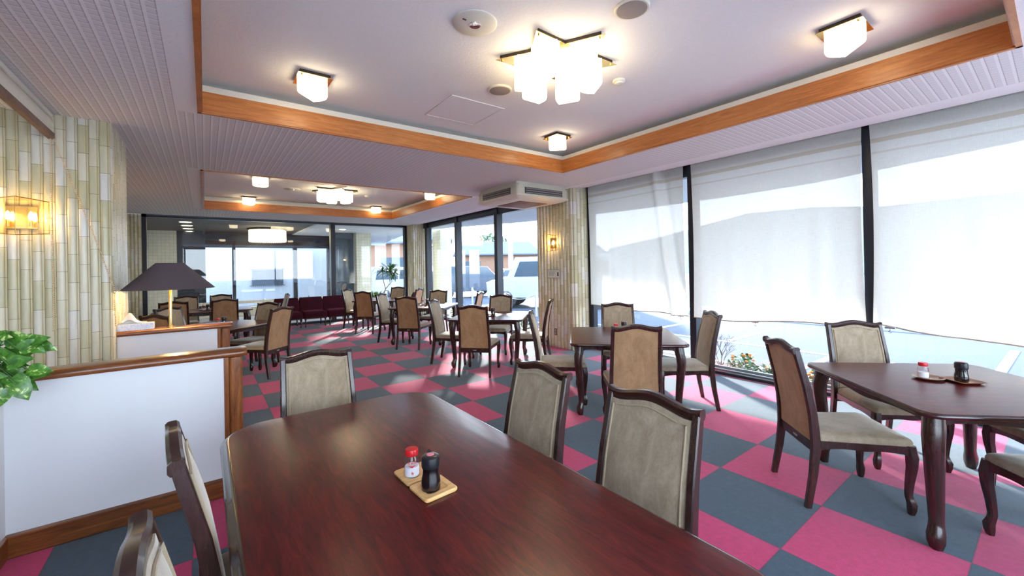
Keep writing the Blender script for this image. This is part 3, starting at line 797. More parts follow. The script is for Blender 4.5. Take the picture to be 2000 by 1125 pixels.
# ---------------------------------------------------------------- ceiling lights
def dshape(hw, d, n=14):
    # flat side toward +y, round toward -y
    p = [(hw, d*.45), (-hw, d*.45)]
    for k in range(n+1):
        a = PI+PI*k/n; p.append((hw*math.cos(a), d*.0+ (d*.75)*math.sin(a)))
    return p
def shade_mb(hw, d, z1, z0):
    P = dshape(hw, d); rg = []
    for i, z in ((0, z1), (0, z0+.02), (.06, z0+.006), (.16, z0)):
        rg.append([(x*(1-i), y*(1-i), z) for x, y in P])
    return MB().loft(rg)
def make_single(label):
    o = empty('ceiling_lamp', (0, 0, 0), 0, label, 'ceiling light')       # diagonal outward = +y
    def dia(r_, z): return [(r_, 0, z), (0, r_, z), (-r_, 0, z), (0, -r_, z)]
    build('mounting_box', MB().loft([dia(.160, 0), dia(.160, -.030)]), 'dark box', o, smooth=False)
    build('brass_plate', MB().loft([dia(.182, -.030), dia(.182, -.034)]), 'brass', o, smooth=False)
    build('opal_shade', shade_mb(.105, .15, -.036, -.165), 'opal shade lit', o)
    for s in (-1, 1): build('screw', MB().lathe([(.006, -.034), (.006, -.042), (.003, -.044)], s*.14, 0, 0, 8), 'brass', o)
    return o
SG = 'single ceiling lamps in the recessed ceilings'
sl = make_single('single opal ceiling lamp near the left corner of the nearer recess'); sl.location = (.735, 3.69, ZT); sl.rotation_euler = (0, 0, PI/4); sl['group'] = SG
for x, y, a, lab in ((3.50, 3.70, -45, 'single opal ceiling lamp in the far right corner of the nearer recess'),
                     (3.53, .87, -135, 'single opal ceiling lamp at the upper right of the picture'),
                     (.68, .72, 135, 'single opal ceiling lamp above the foreground table, just outside the top of the picture'),
                     (.78, 8.1, 135, 'single opal ceiling lamp hanging behind the left lip of the farther recess'),
                     (.78, 10.48, 45, 'single opal ceiling lamp at the far left of the farther recess'),
                     (3.80, 7.9, -135, 'single opal ceiling lamp peeking past the right lip of the farther recess'),
                     (3.54, 10.55, -45, 'single opal ceiling lamp in the far corner of the farther recess')):
    dup(sl, (x, y, ZT), math.radians(a), lab, SG)
def make_star(label):
    o = empty('star_ceiling_lamp', (0, 0, 0), 0, label, 'ceiling light')
    def star(R, r_, z): return [((R if k % 2 == 0 else r_)*math.cos(math.radians(30+30*k)), (R if k % 2 == 0 else r_)*math.sin(math.radians(30+30*k)), z) for k in range(12)]
    build('mounting_box', MB().loft([star(.44, .245, 0), star(.44, .245, -.032)]), 'dark box', o, smooth=False)
    build('brass_plate', MB().loft([star(.475, .262, -.032), star(.475, .262, -.036)]), 'brass', o, smooth=False)
    for k in range(6):
        a = math.radians(30+60*k); mb = shade_mb(.094, .125, -.038, -.235)
        ca, sa = math.cos(a-PI/2), math.sin(a-PI/2)
        mb.xf(lambda p: (ca*p.x-sa*(p.y+.265), sa*p.x+ca*(p.y+.265), p.z))
        build('opal_shade', mb, 'opal shade lit', o)
        build('screw', MB().lathe([(.007, -.036), (.007, -.044), (.003, -.046)], .425*math.cos(a), .425*math.sin(a), 0, 8), 'brass', o)
    return o
st = make_star('large six-pointed star ceiling lamp with six opal shades, nearer recess'); st.location = (2.19, 2.30, ZT); st['group'] = 'star ceiling lamps'
dup(st, (2.12, 8.75, ZT), 0, 'smaller-looking star ceiling lamp in the farther recess', 'star ceiling lamps')
def disc(name, loc, prof, mat, label, cat, inner=None, group=None):
    o = empty(name, loc, 0, label, cat, group); build('rim', MB().lathe(prof, n=36), mat, o)
    if inner: build(inner[0], MB().lathe(inner[1], n=32), inner[2], o)
    return o
spk = disc('ceiling_speaker', (2.15, 3.01, ZT), [(.108, 0), (.108, -.008), (.102, -.014), (.094, -.014)], 'cream plastic', 'round grey ceiling speaker beside the access hatch', 'speaker', ('grille', [(.094, -.006), (.092, -.016), (.06, -.020), (.02, -.021)], 'speaker grey'), 'round ceiling speakers')
dup(spk, (2.15, 1.58, ZT), 0, 'round grey ceiling speaker cut by the top picture edge', 'round ceiling speakers')
dup(spk, (2.12, 8.30, ZT), 0, 'small round ceiling speaker in the farther recess', 'round ceiling speakers')
dl = disc('emergency_downlight', (1.435, 2.275, ZT), [(.145, 0), (.145, -.006), (.135, -.012), (.04, -.012)], 'cream plastic', 'wide white emergency downlight disc left of the star lamp', 'downlight', ('reflector', [(.038, -.011), (.036, -.018), (.022, -.016), (.006, -.015)], 'chrome'), 'emergency downlights')
build('test_switch', MB().box(-.10, -.075, -.02, -.01, -.016, -.012), 'dark grille', dl, smooth=False)
dup(dl, (1.40, 9.05, ZT), 0, 'white emergency downlight disc in the farther recess', 'emergency downlights')
sm = disc('smoke_detector', (2.90, 2.28, ZT), [(.052, 0), (.052, -.014), (.047, -.020), (.040, -.022)], 'cream plastic', 'small white smoke detector right of the large star lamp', 'smoke detector', ('sensor_dome', [(.040, -.020), (.036, -.032), (.02, -.038), (.005, -.039)], 'white strip'), 'smoke detectors')
dup(sm, (2.85, 9.05, ZT), 0, 'small smoke detector in the farther recess', 'smoke detectors')
o = empty('ceiling_access_hatch', (2.15, 3.65, ZT), 0, 'square metal-framed access hatch in the nearer recessed ceiling', 'hatch')
q = MB()
for a, b, c_, d_ in ((-.30, .30, -.30, -.28), (-.30, .30, .28, .30), (-.30, -.28, -.28, .28), (.28, .30, -.28, .28)): q.box(a, b, c_, d_, -.006, 0)
build('frame', q, 'aluminium', o, smooth=False); build('door', MB().box(-.275, .275, -.275, .275, -.003, 0), 'ceiling plaster', o, smooth=False)

# ---------------------------------------------------------------- air conditioner
o = empty('air_conditioner', (4.40, 5.56, ZC), 0, 'cream ceiling cassette air conditioner next to the tiled pillar', 'air conditioner')
hx, hy = .545, .575
rg = [[(x, y, z) for x, y in rrect(hx-i, hy-i, .06, 3)] for i, z in ((.02, 0), (.02, -.03), (.0, -.06), (.0, -.205), (.02, -.215))]
build('casing', MB().loft(rg), 'ac beige', o)
rg = [[(x, y, z) for x, y in rrect(hx-i, hy-i, .04, 3)] for i, z in ((-.012, -.205), (-.012, -.216), (.06, -.25), (.11, -.262))]
build('bottom_panel', MB().loft(rg), 'cream plastic', o)
build('intake_grille', MB().bbox(-.30, .30, -.32, .32, -.270, -.258, .004), 'brown grille', o)
for side in (0, 1):
    v = MB(); s_ = MB()
    if side == 0:
        v.box(-hx-.004, -hx+.01, -.40, .40, -.185, -.085)
        for k in range(3): s_.box(-hx-.010, -hx-.002, -.38, .38, -.175+.033*k, -.163+.033*k)
    else:
        v.box(-.40, .40, -hy-.004, -hy+.01, -.185, -.085)
        for k in range(3): s_.box(-.38, .38, -hy-.010, -hy-.002, -.175+.033*k, -.163+.033*k)
    vv = build('air_vent', v, 'dark grille', o, smooth=False); build('louvre', s_, 'speaker grey', vv, smooth=False)

# ---------------------------------------------------------------- wall sconces
def make_sconce(label):
    o = empty('wall_sconce', (0, 0, 0), 0, label, 'wall lamp')     # faces -y
    hz, hw = .148, .155
    build('back_plate', MB().bbox(-.085, .085, -.012, 0, -.09, .09, .003), 'brass', o)
    build('glass_cover', MB().box(0, .002, 0, .002, 0, .002) if False else MB().add(
        [(-hw, -.045, -hz+.02), (0, -.155, -hz), (hw, -.045, -hz+.02), (-hw, -.045, hz-.02), (0, -.155, hz), (hw, -.045, hz-.02),
         (-hw, -.042, -hz+.02), (0, -.151, -hz), (hw, -.042, -hz+.02), (-hw, -.042, hz-.02), (0, -.151, hz), (hw, -.042, hz-.02)],
        [(0, 1, 4, 3), (1, 2, 5, 4), (7, 6, 9, 10), (8, 7, 10, 11)]), 'sconce glass', o, smooth=False)
    e = MB()
    for z, zc_ in ((-hz, .02), (hz, -.02)): e.tube([(-hw, -.045, z+zc_), (0, -.155, z), (hw, -.045, z+zc_)], .0035, 6)
    e.tube([(0, -.155, -hz), (0, -.155, hz)], .003, 6); e.tube([(-hw, -.045, -hz+.02), (-hw, -.045, hz-.02)], .003, 6); e.tube([(hw, -.045, -hz+.02), (hw, -.045, hz-.02)], .003, 6)
    build('edge_frame', e, 'brass', o)
    for s in (-1, 1): build('stand_off', MB().tube([(s*hw*.93, 0, 0), (s*hw*.93, -.05, 0)], .005, 8), 'brass', o)
    for x in (-.06, .06):
        b_ = build('candle_socket', MB().lathe([(.016, -.075), (.016, -.072), (.011, -.070), (.011, -.025)], x, -.06, 0, 12), 'brass', o)
        build('bulb', MB().lathe([(.006, -.025), (.013, -.012), (.015, .005), (.011, .025), (.002, .042)], x, -.06, 0, 12), 'sconce bulb lit', b_)
    return o
sc1 = make_sconce('brass and glass wall sconce on the tiled wall at the left picture edge'); sc1.location = (-1.155, 4.925, 1.925); sc1['group'] = 'brass wall sconces'
dup(sc1, (5.035, 5.47, 1.86), -PI/2, 'brass and glass wall sconce on the tiled pillar between the windows', 'brass wall sconces')
dup(sc1, (-1.53, 8.2, 1.86), PI/2, 'added brass and glass wall sconce on the far left tiled wall, unseen behind the left pillar', 'brass wall sconces')  # extra unseen sconce, kept for warm light around the table behind the partitions

# sign and outlet on the pillar
o = empty('notice_plate', (5.034, 5.48, 1.31), 0, 'small white notice plate with green lettering on the tiled pillar', 'sign')
build('plate', MB().bbox(-.006, 0, -.165, .165, -.075, .075, .003), 'sign face', o)
q = MB()
for r_, (z, n_, w_) in enumerate(((.035, 9, .010), (.008, 6, .018), (-.022, 5, .018))):
    for k in range(n_):
        y0 = .13-k*(w_+.009); q.box(-.0075, -.0055, y0-w_, y0, z-.008, z-.004).box(-.0075, -.0055, y0-w_*.6, y0-w_*.4, z-.010, z+.008).box(-.0075, -.0055, y0-w_, y0, z+.004, z+.007)
build('lettering', q, 'sign green', o, smooth=False)
q = MB().box(-.0075, -.0055, -.13, -.09, -.04, -.015); q.box(-.0075, -.0055, -.125, -.095, -.015, .03)
build('emblem', q, 'sign dark', o, smooth=False)
build('frame', MB().box(-.008, -.004, -.165, .165, .069, .075).box(-.008, -.004, -.165, .165, -.075, -.069).box(-.008, -.004, -.165, -.159, -.069, .069).box(-.008, -.004, .159, .165, -.069, .069), 'speaker grey', o, smooth=False)
o = empty('wall_outlet', (5.034, 5.46, .27), 0, 'brown double wall outlet low on the tiled pillar', 'outlet')
build('cover_plate', MB().bbox(-.007, 0, -.036, .036, -.062, .062, .003), 'outlet brown', o)
for z in (-.026, .026): build('socket', MB().bbox(-.010, -.006, -.018, .018, z-.016, z+.016, .002), 'speaker grey', o)

# ---------------------------------------------------------------- window blinds (cloth)
def blind(y0, y1, zb0, zb1, label, fold=None, seed=0, tilt=0):
    o = empty('cloth_blind', (5.30, (y0+y1)/2, 0), 0, label, 'blind', 'cloth blinds hanging in front of the windows')
    cy = (y0+y1)/2
    def f(u, v):
        y = y0+(y1-y0)*u; zb = zb0+(zb1-zb0)*u+.012*math.sin(u*9+seed)
        z = zb+(2.90-zb)*v; lo = (1-v)
        x = .012*lo*math.sin(u*23+seed*2+v*2)+.008*lo*math.sin(u*51+seed)+.02*lo*math.sin(u*7+seed)
        y = y-.02*math.sin(v*PI)*(1 if u < .5 else -1)*abs(2*u-1)**4
        if fold:
            c = fold[0]+fold[1]*(1-v); d = (u-c)/.035
            x += -.10*math.exp(-d*d)*(.35+.65*(1-v)**.5) + .05*math.exp(-((u-c-.075)/.03)**2)*(.3+.7*lo)
        return (x, y-cy, z)
    cl = build('cloth', MB().grid(f, 90, 24), 'blind cloth', o, ang=180)
    cl.location = (0, 0, 0)
    h = MB().tube([Vector(f(k/40, 0))-Vector((0, 0, .004)) for k in range(41)], .007, 6); build('hem_bar', h, 'hem', o)
    return o, f
def clip(loc, label):
    q = empty('blind_clip', loc, 0, label, 'clip', 'metal clips on the blind hems')
    build('jaw', MB().bbox(-.014, .014, -.040, .040, -.006, .012, .003), 'steel', q)
    build('hook', MB().tube([(0, .0, -.004), (0, 0, -.022), (0, .012, -.034), (0, .004, -.046), (0, -.012, -.040)], .004, 6), 'steel', q)
blind(4.88, 3.11, .77, .735, 'creased cloth blind with a long diagonal fold, next to the tiled pillar', (.74, .17), 1)
blind(3.005, 1.185, .715, .80, 'smooth cloth blind in the middle of the window wall', None, 2)
blind(1.13, -.66, .835, .63, 'cloth blind reaching the right picture edge with a sagging hem', None, 3)
blind(-.78, -2.3, .80, .80, 'cloth blind beyond the right picture edge', None, 4)
clip((5.30, 3.19, .725), 'metal clip on the hem of the creased blind')
clip((5.30, 2.22, .735), 'metal clip on the hem of the smooth middle blind')
clip((5.285, 1.00, .798), 'metal clip on the sagging blind above the far right table')
# rolled-up blind at the left
o = empty('roller_blind', (-1.0, 3.0, 0), 0, 'rolled-up cream roller blind with stained wooden bottom bar at the upper left', 'blind')
build('head_rail', MB().bbox(-.025, .025, -3.2, 1.90, 2.735, 2.775, .004), 'white strip', o)
build('cloth', MB().grid(lambda u, v: (.012+.02*math.sin(v*PI), -3.2+5.08*u, 2.735-.115*v), 20, 6), 'cream plastic', o)
build('bottom_bar', MB().bbox(-.012, .030, -3.2, 1.92, 2.57, 2.625, .006), 'stained valance', o)
def chain(pts, sag=0):
    q = MB(); 
    P = [Vector(p) for p in pts]
    for a, b in zip(P, P[1:]):
        n = int((b-a).length/.016)
        for k in range(n):
            t = k/n; c = a+(b-a)*t; q.loft([[(c.x+r_*math.cos(j*PI/2), c.y+r_*math.sin(j*PI/2), c.z+z) for j in range(4)] for r_, z in ((.001, -.006), (.006, -.003), (.006, .003), (.001, .006))])
    return q
build('bead_chain', chain([(.01, 1.89, 2.60), (.012, 1.90, 1.0)]).add([], []), 'cord white', o)
build('bead_chain', chain([(.02, 1.89, 2.60), (.27, 1.91, 1.72), (.37, 1.915, 1.33), (.375, 1.915, 1.00)]), 'cord white', o)

# ---------------------------------------------------------------- table lamp, tissues
o = empty('table_lamp', (-.27, 5.12, .945), 0, 'table lamp with wide dark conical shade and brass pole on the farther partition', 'lamp')
build('base', MB().lathe([(.034, 0), (.034, .006), (.014, .014), (.010, .03)], n=20), 'brass', o)
build('pole', MB().lathe([(.0135, .01), (.0135, .40), (.006, .42), (.006, .56)], n=16), 'brass', o)
sh_ = build('lamp_shade', MB().lathe([(.352, .365), (.108, .610)], n=48, cap=False), 'shade fabric', o)
build('shade_lining', MB().lathe([(.3505, .3655), (.107, .6095)], n=48, cap=False).xf(lambda p: (p.x*.992, p.y*.992, p.z)), 'shade lining', o)
build('shade_cap', MB().lathe([(.108, .6095), (.108, .612), (.03, .612)], n=32), 'shade fabric', o)
build('bulb', MB().lathe([(.012, .40), (.028, .43), (.030, .455), (.018, .485), (.004, .495)], .05, 0, 0, 16), 'table bulb lit', o)
o = empty('tissue_box', (-.515, 5.12, .945), 0, 'pale blue patterned tissue box on the farther partition beside the lamp', 'tissue box')
build('box', MB().bbox(-.125, .125, -.055, .055, 0, .060, .002), 'tissue box card', o, smooth=False)
def tis(u, v):
    x = -.095+.17*u; h = .09*math.exp(-((u-.30)/.26)**2)+.012
    return (x, -.03+.06*v+.012*math.sin(u*9), .058+h*math.sin(PI*min(1, .08+v*.92))**.7)
build('tissue', MB().grid(tis, 18, 10), 'tissue white', o, ang=60)

# ---------------------------------------------------------------- pothos on the left
def leaf_mb(mb, base, d, up_, L, W, curl=.25, fold=.18):
    d = Vector(d).normalized(); s = d.cross(Vector(up_)).normalized(); n = s.cross(d).normalized(); base = Vector(base)
    prof = [(0, .08), (.03, .62), (.12, .93), (.28, 1.), (.46, .90), (.64, .66), (.82, .34), (1, 0)]
    o = len(mb.v)
    for t, wv in prof:
        c = base+d*(L*t)-n*(curl*L*t*t)
        back = -.06*L*(1-t) if t < .2 else 0
        for q in (-1, -.5, 0, .5, 1):
            mb.v.append(tuple(c+s*(q*wv*W/2)+n*(fold*abs(q)*wv*W/2)+d*(back*abs(q))))
    for i in range(len(prof)-1):
        for j in range(4): a = o+i*5+j; mb.f.append((a, a+1, a+6, a+5))
def rnd(a, b): return random.uniform(a, b)
o = empty('pothos_plant', (-.895, 3.10, .9455), 0, 'variegated pothos trailing over the left end of the nearer partition', 'plant')
build('pot', MB().lathe([(.055, 0), (.075, .09), (.080, .11), (.072, .11), (.068, .095), (.01, .09)], n=24), 'pot white', o)
lv = MB(); stm = MB()
for k in range(44):
    a = rnd(-2.2, 1.4); reach = rnd(.02, .21); zz = .10+rnd(-.06, .17)-reach*.25
    tip = Vector((reach*math.cos(a), reach*math.sin(a)*.7-.03, zz))
    stm.tube([(0, 0, .09), (tip.x*.4, tip.y*.4, .12+zz*.5), tuple(tip)], .0026, 5)
    b = rnd(-.9, .9)+(0 if tip.x > 0 else PI)
    leaf_mb(lv, tip, (math.cos(b), -.35+rnd(-.3, .3), math.sin(b)*.8-.1), (rnd(-.5, .5), -1, rnd(.2, 1.2)), rnd(.075, .105), rnd(.060, .080))
for (x, y, z, dx, dz) in ((.17, -.07, .16, .8, .5), (.20, -.08, .06, .9, -.1), (.15, -.09, .03, .7, -.5), (.13, -.11, -.01, -.2, -1), (.17, -.11, .0, .5, -.9), (.10, -.11, .01, -.6, -.6), (.14, -.10, .10, .6, .2)):
    stm.tube([(.05, 0, .10), (x*.7, y*.8, z+.06), (x, y, z)], .003, 5)
    leaf_mb(lv, (x, y, z), (dx, -.25, dz), (.2, -1, .5), rnd(.085, .105), rnd(.065, .08))
build('stem', stm, 'garden leaf', o); build('leaves', lv, 'pothos leaf', o, ang=80)

# dracaena and low plant in a planter by the back window
o = empty('planter_box', (4.12, 12.06, 0), 0, 'white planter box under the corner of the back window', 'planter')
build('box', MB().bbox(-.36, .36, -.11, .11, 0, .58, .01), 'pot white', o)
build('soil_bed', MB().box(-.34, .34, -.09, .09, .57, .583), 'soil', o, smooth=False)
def blade(mb, base, d, L, W, droop):
    d = Vector(d).normalized(); s = d.cross(Vector((0, 0, 1)));
    s = s.normalized() if s.length > 1e-3 else Vector((1, 0, 0)); base = Vector(base); o = len(mb.v)
    for k in range(8):
        t = k/7; c = base+d*(L*t)+Vector((0, 0, -droop*L*t*t)); wv = W*(math.sin(PI*min(1, .25+t*.75))**.6 if k < 7 else 0.02)
        mb.v += [tuple(c-s*wv/2), tuple(c-Vector((0, 0, wv*.15))), tuple(c+s*wv/2)]
    for k in range(7):
        for j in (0, 1): a = o+k*3+j; mb.f.append((a, a+1, a+4, a+3))
o = empty('dracaena_plant', (4.24, 12.06, .5845), 0, 'tall dracaena with bare branching stems and spiky crown at the back window', 'plant')
q = MB(); q.tube([(0, 0, -.0), (.02, 0, .14), (.06, .0, .28)], [.022, .018, .015], 8)
q.tube([(.06, 0, .27), (.02, 0, .42), (-.02, 0, .60), (-.04, 0, .80)], [.013, .012, .011, .010], 8)
q.tube([(.06, 0, .27), (.14, 0, .36), (.19, 0, .50), (.20, 0, .74)], [.014, .012, .011, .010], 8)
q.tube([(.14, 0, .36), (.27, .0, .5), (.33, 0, .68)], [.011, .010, .009], 8)
build('stem', q, 'bark', o)
q = MB()
for (cx, cz, n_, L) in ((-.04, .80, 18, .30), (.20, .76, 40, .42), (.33, .70, 26, .34), (.22, .86, 34, .40)):
    for k in range(n_):
        a = 2.4*k; e = rnd(-.25, 1.1); blade(q, (cx, 0, cz), (math.cos(a), math.sin(a)*.6, e), L*rnd(.8, 1.15), .046, .35)
build('leaves', q, 'dracaena leaf', o, ang=80)
o = empty('sansevieria_plant', (4.02, 12.06, .5845), 0, 'low variegated spiky plant left of the dracaena', 'plant')
q = MB()
for k in range(24):
    a = 2.4*k; blade(q, (rnd(-.13, .10), rnd(-.03, .03), 0), (math.cos(a)*.4, math.sin(a)*.3, rnd(.8, 1.3)), rnd(.20, .34), .045, .25)
build('leaves', q, 'sansevieria leaf', o, ang=80)

# ---------------------------------------------------------------- outside: ground, canopy, pillars
GZ = -.25
struct('exterior_ground', MB().box(-40, 100, -65, 110, GZ-.1, GZ), 'asphalt', smooth=False)
struct('exterior_bounce_slab', MB().box(-6, 9, -14, -2.53, GZ, -.04), 'bounce slab white', smooth=False)  # unseen pale slab added behind the camera to bounce light onto the ceiling
struct('exterior_kerb_bed', MB().box(5.56, 6.25, -5, 5.6, GZ, -.06).box(5.56, 6.25, 5.6, 12.2, GZ, -.06), 'planter soil bed', smooth=False)
edge = [(7.2, -6), (7.2, -1), (7.35, .2), (7.8, 1.4), (8.2, 2.4), (8.38, 4), (8.3, 6), (8.0, 8), (7.6, 9.6), (6.9, 11.2), (6.3, 12.6), (6.1, 14.5), (6.6, 17), (7.2, 19.8), (8.2, 23)]
poly = [(5.54, -6)]+edge+[(2.6, 23), (2.6, 12.42), (5.54, 12.42)]
struct('exterior_canopy', MB().prism(poly, 2.76, 3.15), 'soffit white', smooth=False)
for (x0, x1, y0, y1, nm) in ((5.40, 5.78, 12.45, 12.95, 'corner'), (6.35, 6.75, 12.5, 13.1, 'right'), (4.32, 4.84, 15.0, 15.55, 'back')):
    struct('exterior_pillar_'+nm, MB().box(x0, x1, y0, y1, GZ, 2.76), 'facade tile', smooth=False)
# annex (darker room beyond the back window)
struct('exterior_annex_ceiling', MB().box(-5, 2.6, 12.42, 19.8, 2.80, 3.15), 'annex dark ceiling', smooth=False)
struct('exterior_annex_wall', MB().box(-4, -.72, 17.0, 17.2, -.2, 2.8), 'facade tile', smooth=False)
struct('exterior_annex_wall_side', MB().box(-2.6, -2.5, 12.42, 17, -.2, 2.8), 'facade tile', smooth=False)
struct('exterior_annex_lintel', MB().box(-.72, 3.9, 17.0, 17.25, 2.28, 2.8).box(-.72, .02, 17, 17.25, -.2, 2.3).box(2.62, 2.75, 17.0, 17.2, -.2, 2.4).box(.75, .85, 17.0, 17.2, -.2, 2.4).box(3.8, 3.92, 17.0, 17.2, -.2, 2.76), 'black frame', smooth=False)
struct('exterior_annex_floor', MB().box(-5, 5.0, 12.42, 17.2, GZ, -.06), 'concrete', smooth=False)
struct('exterior_annex_sill', MB().box(-2.5, 3.9, 16.9, 17.1, -.06, .22).box(-2.5, 3.9, 16.95, 17.05, .34, .44), 'facade tile', smooth=False)
for k in range(4):
    d_ = empty('recessed_downlight', (-.40, 13.9+1.05*k, 2.80), 0, ['nearest', 'second nearest', 'second farthest', 'farthest'][k]+' of four downlights in a row in the dark ceiling beyond the back window', 'downlight', 'row of four downlights')
    build('rim', MB().lathe([(.15, 0), (.15, -.008), (.13, -.010)], n=20, cap=False), 'cream plastic', d_); build('lit_lens', MB().lathe([(.13, -.004), (.12, -.007), (.02, -.008)], n=20), 'downlight lit', d_)
d_ = empty('recessed_downlight', (3.6, 14.0, 2.76), 0, 'single soffit downlight above the right pane of the back window', 'downlight'); build('rim', MB().lathe([(.12, 0), (.12, -.008), (.10, -.010)], n=20, cap=False), 'cream plastic', d_); build('lit_lens', MB().lathe([(.10, -.004), (.02, -.008)], n=20), 'soffit lamp lit', d_)
o = empty('soffit_lamp', (6.55, 6.75, 2.76), 0, 'bowl-shaped soffit lamp outside the clear window bay', 'ceiling light')
build('bowl', MB().lathe([(.15, 0), (.15, -.02), (.12, -.07), (.06, -.10), (.01, -.11)], n=24), 'soffit lamp lit', o)
# white neighbour building with barred window, through the annex glass
o = empty('white_building', (2.0, 24, GZ), 0, 'white building with a barred window beyond the dark back window', 'building')
build('wall', MB().box(-4.5, 3.4, 0, 6, 0, 6.5), 'house wall white', o, smooth=False)
wv = build('window', MB().box(-.15, 1.2, -.03, .02, .98, 1.75), 'car glass', o, smooth=False)
q = MB()
for k in range(17): q.box(-.2+.087*k, -.19+.087*k+.006, -.10, -.085, .9, 1.85)
q.box(-.25, 1.3, -.10, -.085, .95, .98).box(-.25, 1.3, -.10, -.085, 1.76, 1.79); build('security_bars', q, 'dark grille', wv, smooth=False)

o = empty('drum_chandelier', (1.62, 15.2, 2.80), 0, 'glowing glass-rod drum chandelier beyond the back window', 'chandelier')
build('ceiling_plate', MB().lathe([(.56, 0), (.56, -.05), (.50, -.06)], n=32), 'dark box', o)
q = MB()
for k in range(56):
    a = 2*PI*k/56; q.lathe([(.020, -.06), (.020, -.40), (.006, -.42)], .50*math.cos(a), .50*math.sin(a), 0, 5)
build('glass_rods', q, 'rod glow', o)
build('lamp_core', MB().lathe([(.2, -.08), (.3, -.14), (.3, -.26), (.05, -.32)], n=20), 'downlight lit', o)
struct('exterior_annex_glass_side', MB().box(3.62, 4.30, 15.3, 15.34, -.06, 2.76), 'car glass', smooth=False)
struct('exterior_annex_glass_frame', MB().box(3.52, 3.62, 15.2, 15.34, -.06, 2.76).box(3.62, 4.30, 15.2, 15.3, .40, .50), 'facade tile', smooth=False)
# planting bed with flowers and a bare shrub by the window
def clump(x, y, r_, h, label, n=150, flowers=10):
    o = empty('marigold_clump', (x, y, -.06), 0, label, 'flowers', 'marigold clumps outside the window')
    q = MB()
    for k in range(n):
        a = rnd(0, 2*PI); rr = r_*math.sqrt(rnd(0, 1)); z = h*rnd(.1, 1)*(1-(rr/r_)**2*.5)
        leaf_mb(q, (rr*math.cos(a), rr*math.sin(a), z), (rnd(-1, 1), rnd(-1, 1), rnd(0, 1)), (0, 0, 1), .075, .045)
    for k in range(5): q.tube([(0, 0, 0), (rnd(-r_, r_)*.6, rnd(-r_, r_)*.6, h*.6)], .004, 5)
    build('foliage', q, 'garden leaf', o)
    for k in range(flowers):
        a = rnd(0, 2*PI); rr = r_*rnd(.2, .9); z = h*(1.08-(rr/r_)**2*.45)
        build('flower_head', MB().lathe([(.006, -.012), (.020, -.004), (.022, .006), (.010, .014)], rr*math.cos(a), rr*math.sin(a), z, 8), 'marigold', o)
clump(5.86, 2.62, .20, .26, 'orange-flowered marigold clump low outside, left of the camel-backed chair')
clump(5.84, 2.22, .17, .20, 'small marigold clump close to the window track, beside the larger clump')
clump(5.84, 1.72, .17, .22, 'marigold clump outside behind the camel-backed chair')
clump(5.90, 1.05, .2, .14, 'low marigold clump outside, glimpsed under the far right table')
clump(5.86, 4.3, .22, .25, 'marigold clump outside below the creased blind')
clump(5.9, 6.65, .26, .42, 'orange-flowered clump outside, right of the second window table')
clump(5.95, 7.5, .24, .38, 'flower clump outside behind the second window table')
clump(5.95, 9.1, .28, .42, 'yellowish flower clump outside behind the third window table')
clump(5.95, 10.6, .26, .40, 'flower clump outside the farthest clear pane')
o = empty('bare_shrub', (5.90, 2.95, -.06), 0, 'bare twiggy shrub outside, right of the chair with its back to the blinds', 'shrub')
q = MB()
def branch(p, d, L, r_, dep):
    p2 = p+d*L; q.tube([p, (p+p2)/2+Vector((rnd(-.01, .01), rnd(-.01, .01), 0)), p2], [r_, r_*.8, r_*.6], 5)
    if dep > 0:
        for k in range(3):
            nd = (d+Vector((rnd(-.7, .7), rnd(-.7, .7), rnd(-.2, .5)))).normalized(); branch(p2, nd, L*rnd(.55, .85), r_*.6, dep-1)
for k in range(5): branch(Vector((0, 0, 0)), Vector((rnd(-.3, .3), rnd(-.5, .4), 1)).normalized(), .19, .006, 3)
build('branches', q, 'twig', o)
o = empty('kerb_stone', (6.3, 0, GZ), 0, 'grey kerb edging the planting bed outside', 'kerb'); build('kerb', MB().bbox(-.06, .06, -5, 12.2, 0, .2, .01), 'concrete', o)
# parking bay lines
def line(a, b, w_, label):
    a = Vector((*a, 0)); b = Vector((*b, 0)); d = (b-a).normalized(); n_ = Vector((-d.y, d.x, 0))*w_/2
    ob = build('parking_line', MB().prism([(a-n_).xy, (b-n_).xy, (b+n_).xy, (a+n_).xy], GZ+.001, GZ+.006), 'painted line', smooth=False)
    tag(ob, label, 'road marking', 'white parking lines')
line((9.45, .57), (11.75, .53), .12, 'broad white parking line outside, above the far right table')
line((7.4, 2.5), (8.88, 2.45), .12, 'white parking line outside, just left of the chair behind the far right table')
line((9.1, 4.35), (11.8, 4.34), .12, 'white parking line outside seen right of the middle mullion')
line((9.0, -2), (8.93, 9), .12, 'long white line along the parking bays outside')
line((9.2, 6.4), (11.8, 6.4), .12, 'white parking line outside beneath the creased blind')
line((6.9, -1), (6.8, 12), .08, 'thin white line beside the planting bed outside')
o = empty('pavement_kerb', (13.2, -4, GZ), 0, 'pale kerb and pavement strip across the parking lot', 'kerb'); build('kerb', MB().box(-.2, 1.6, -30, 12, 0, .10), 'concrete', o, smooth=False)
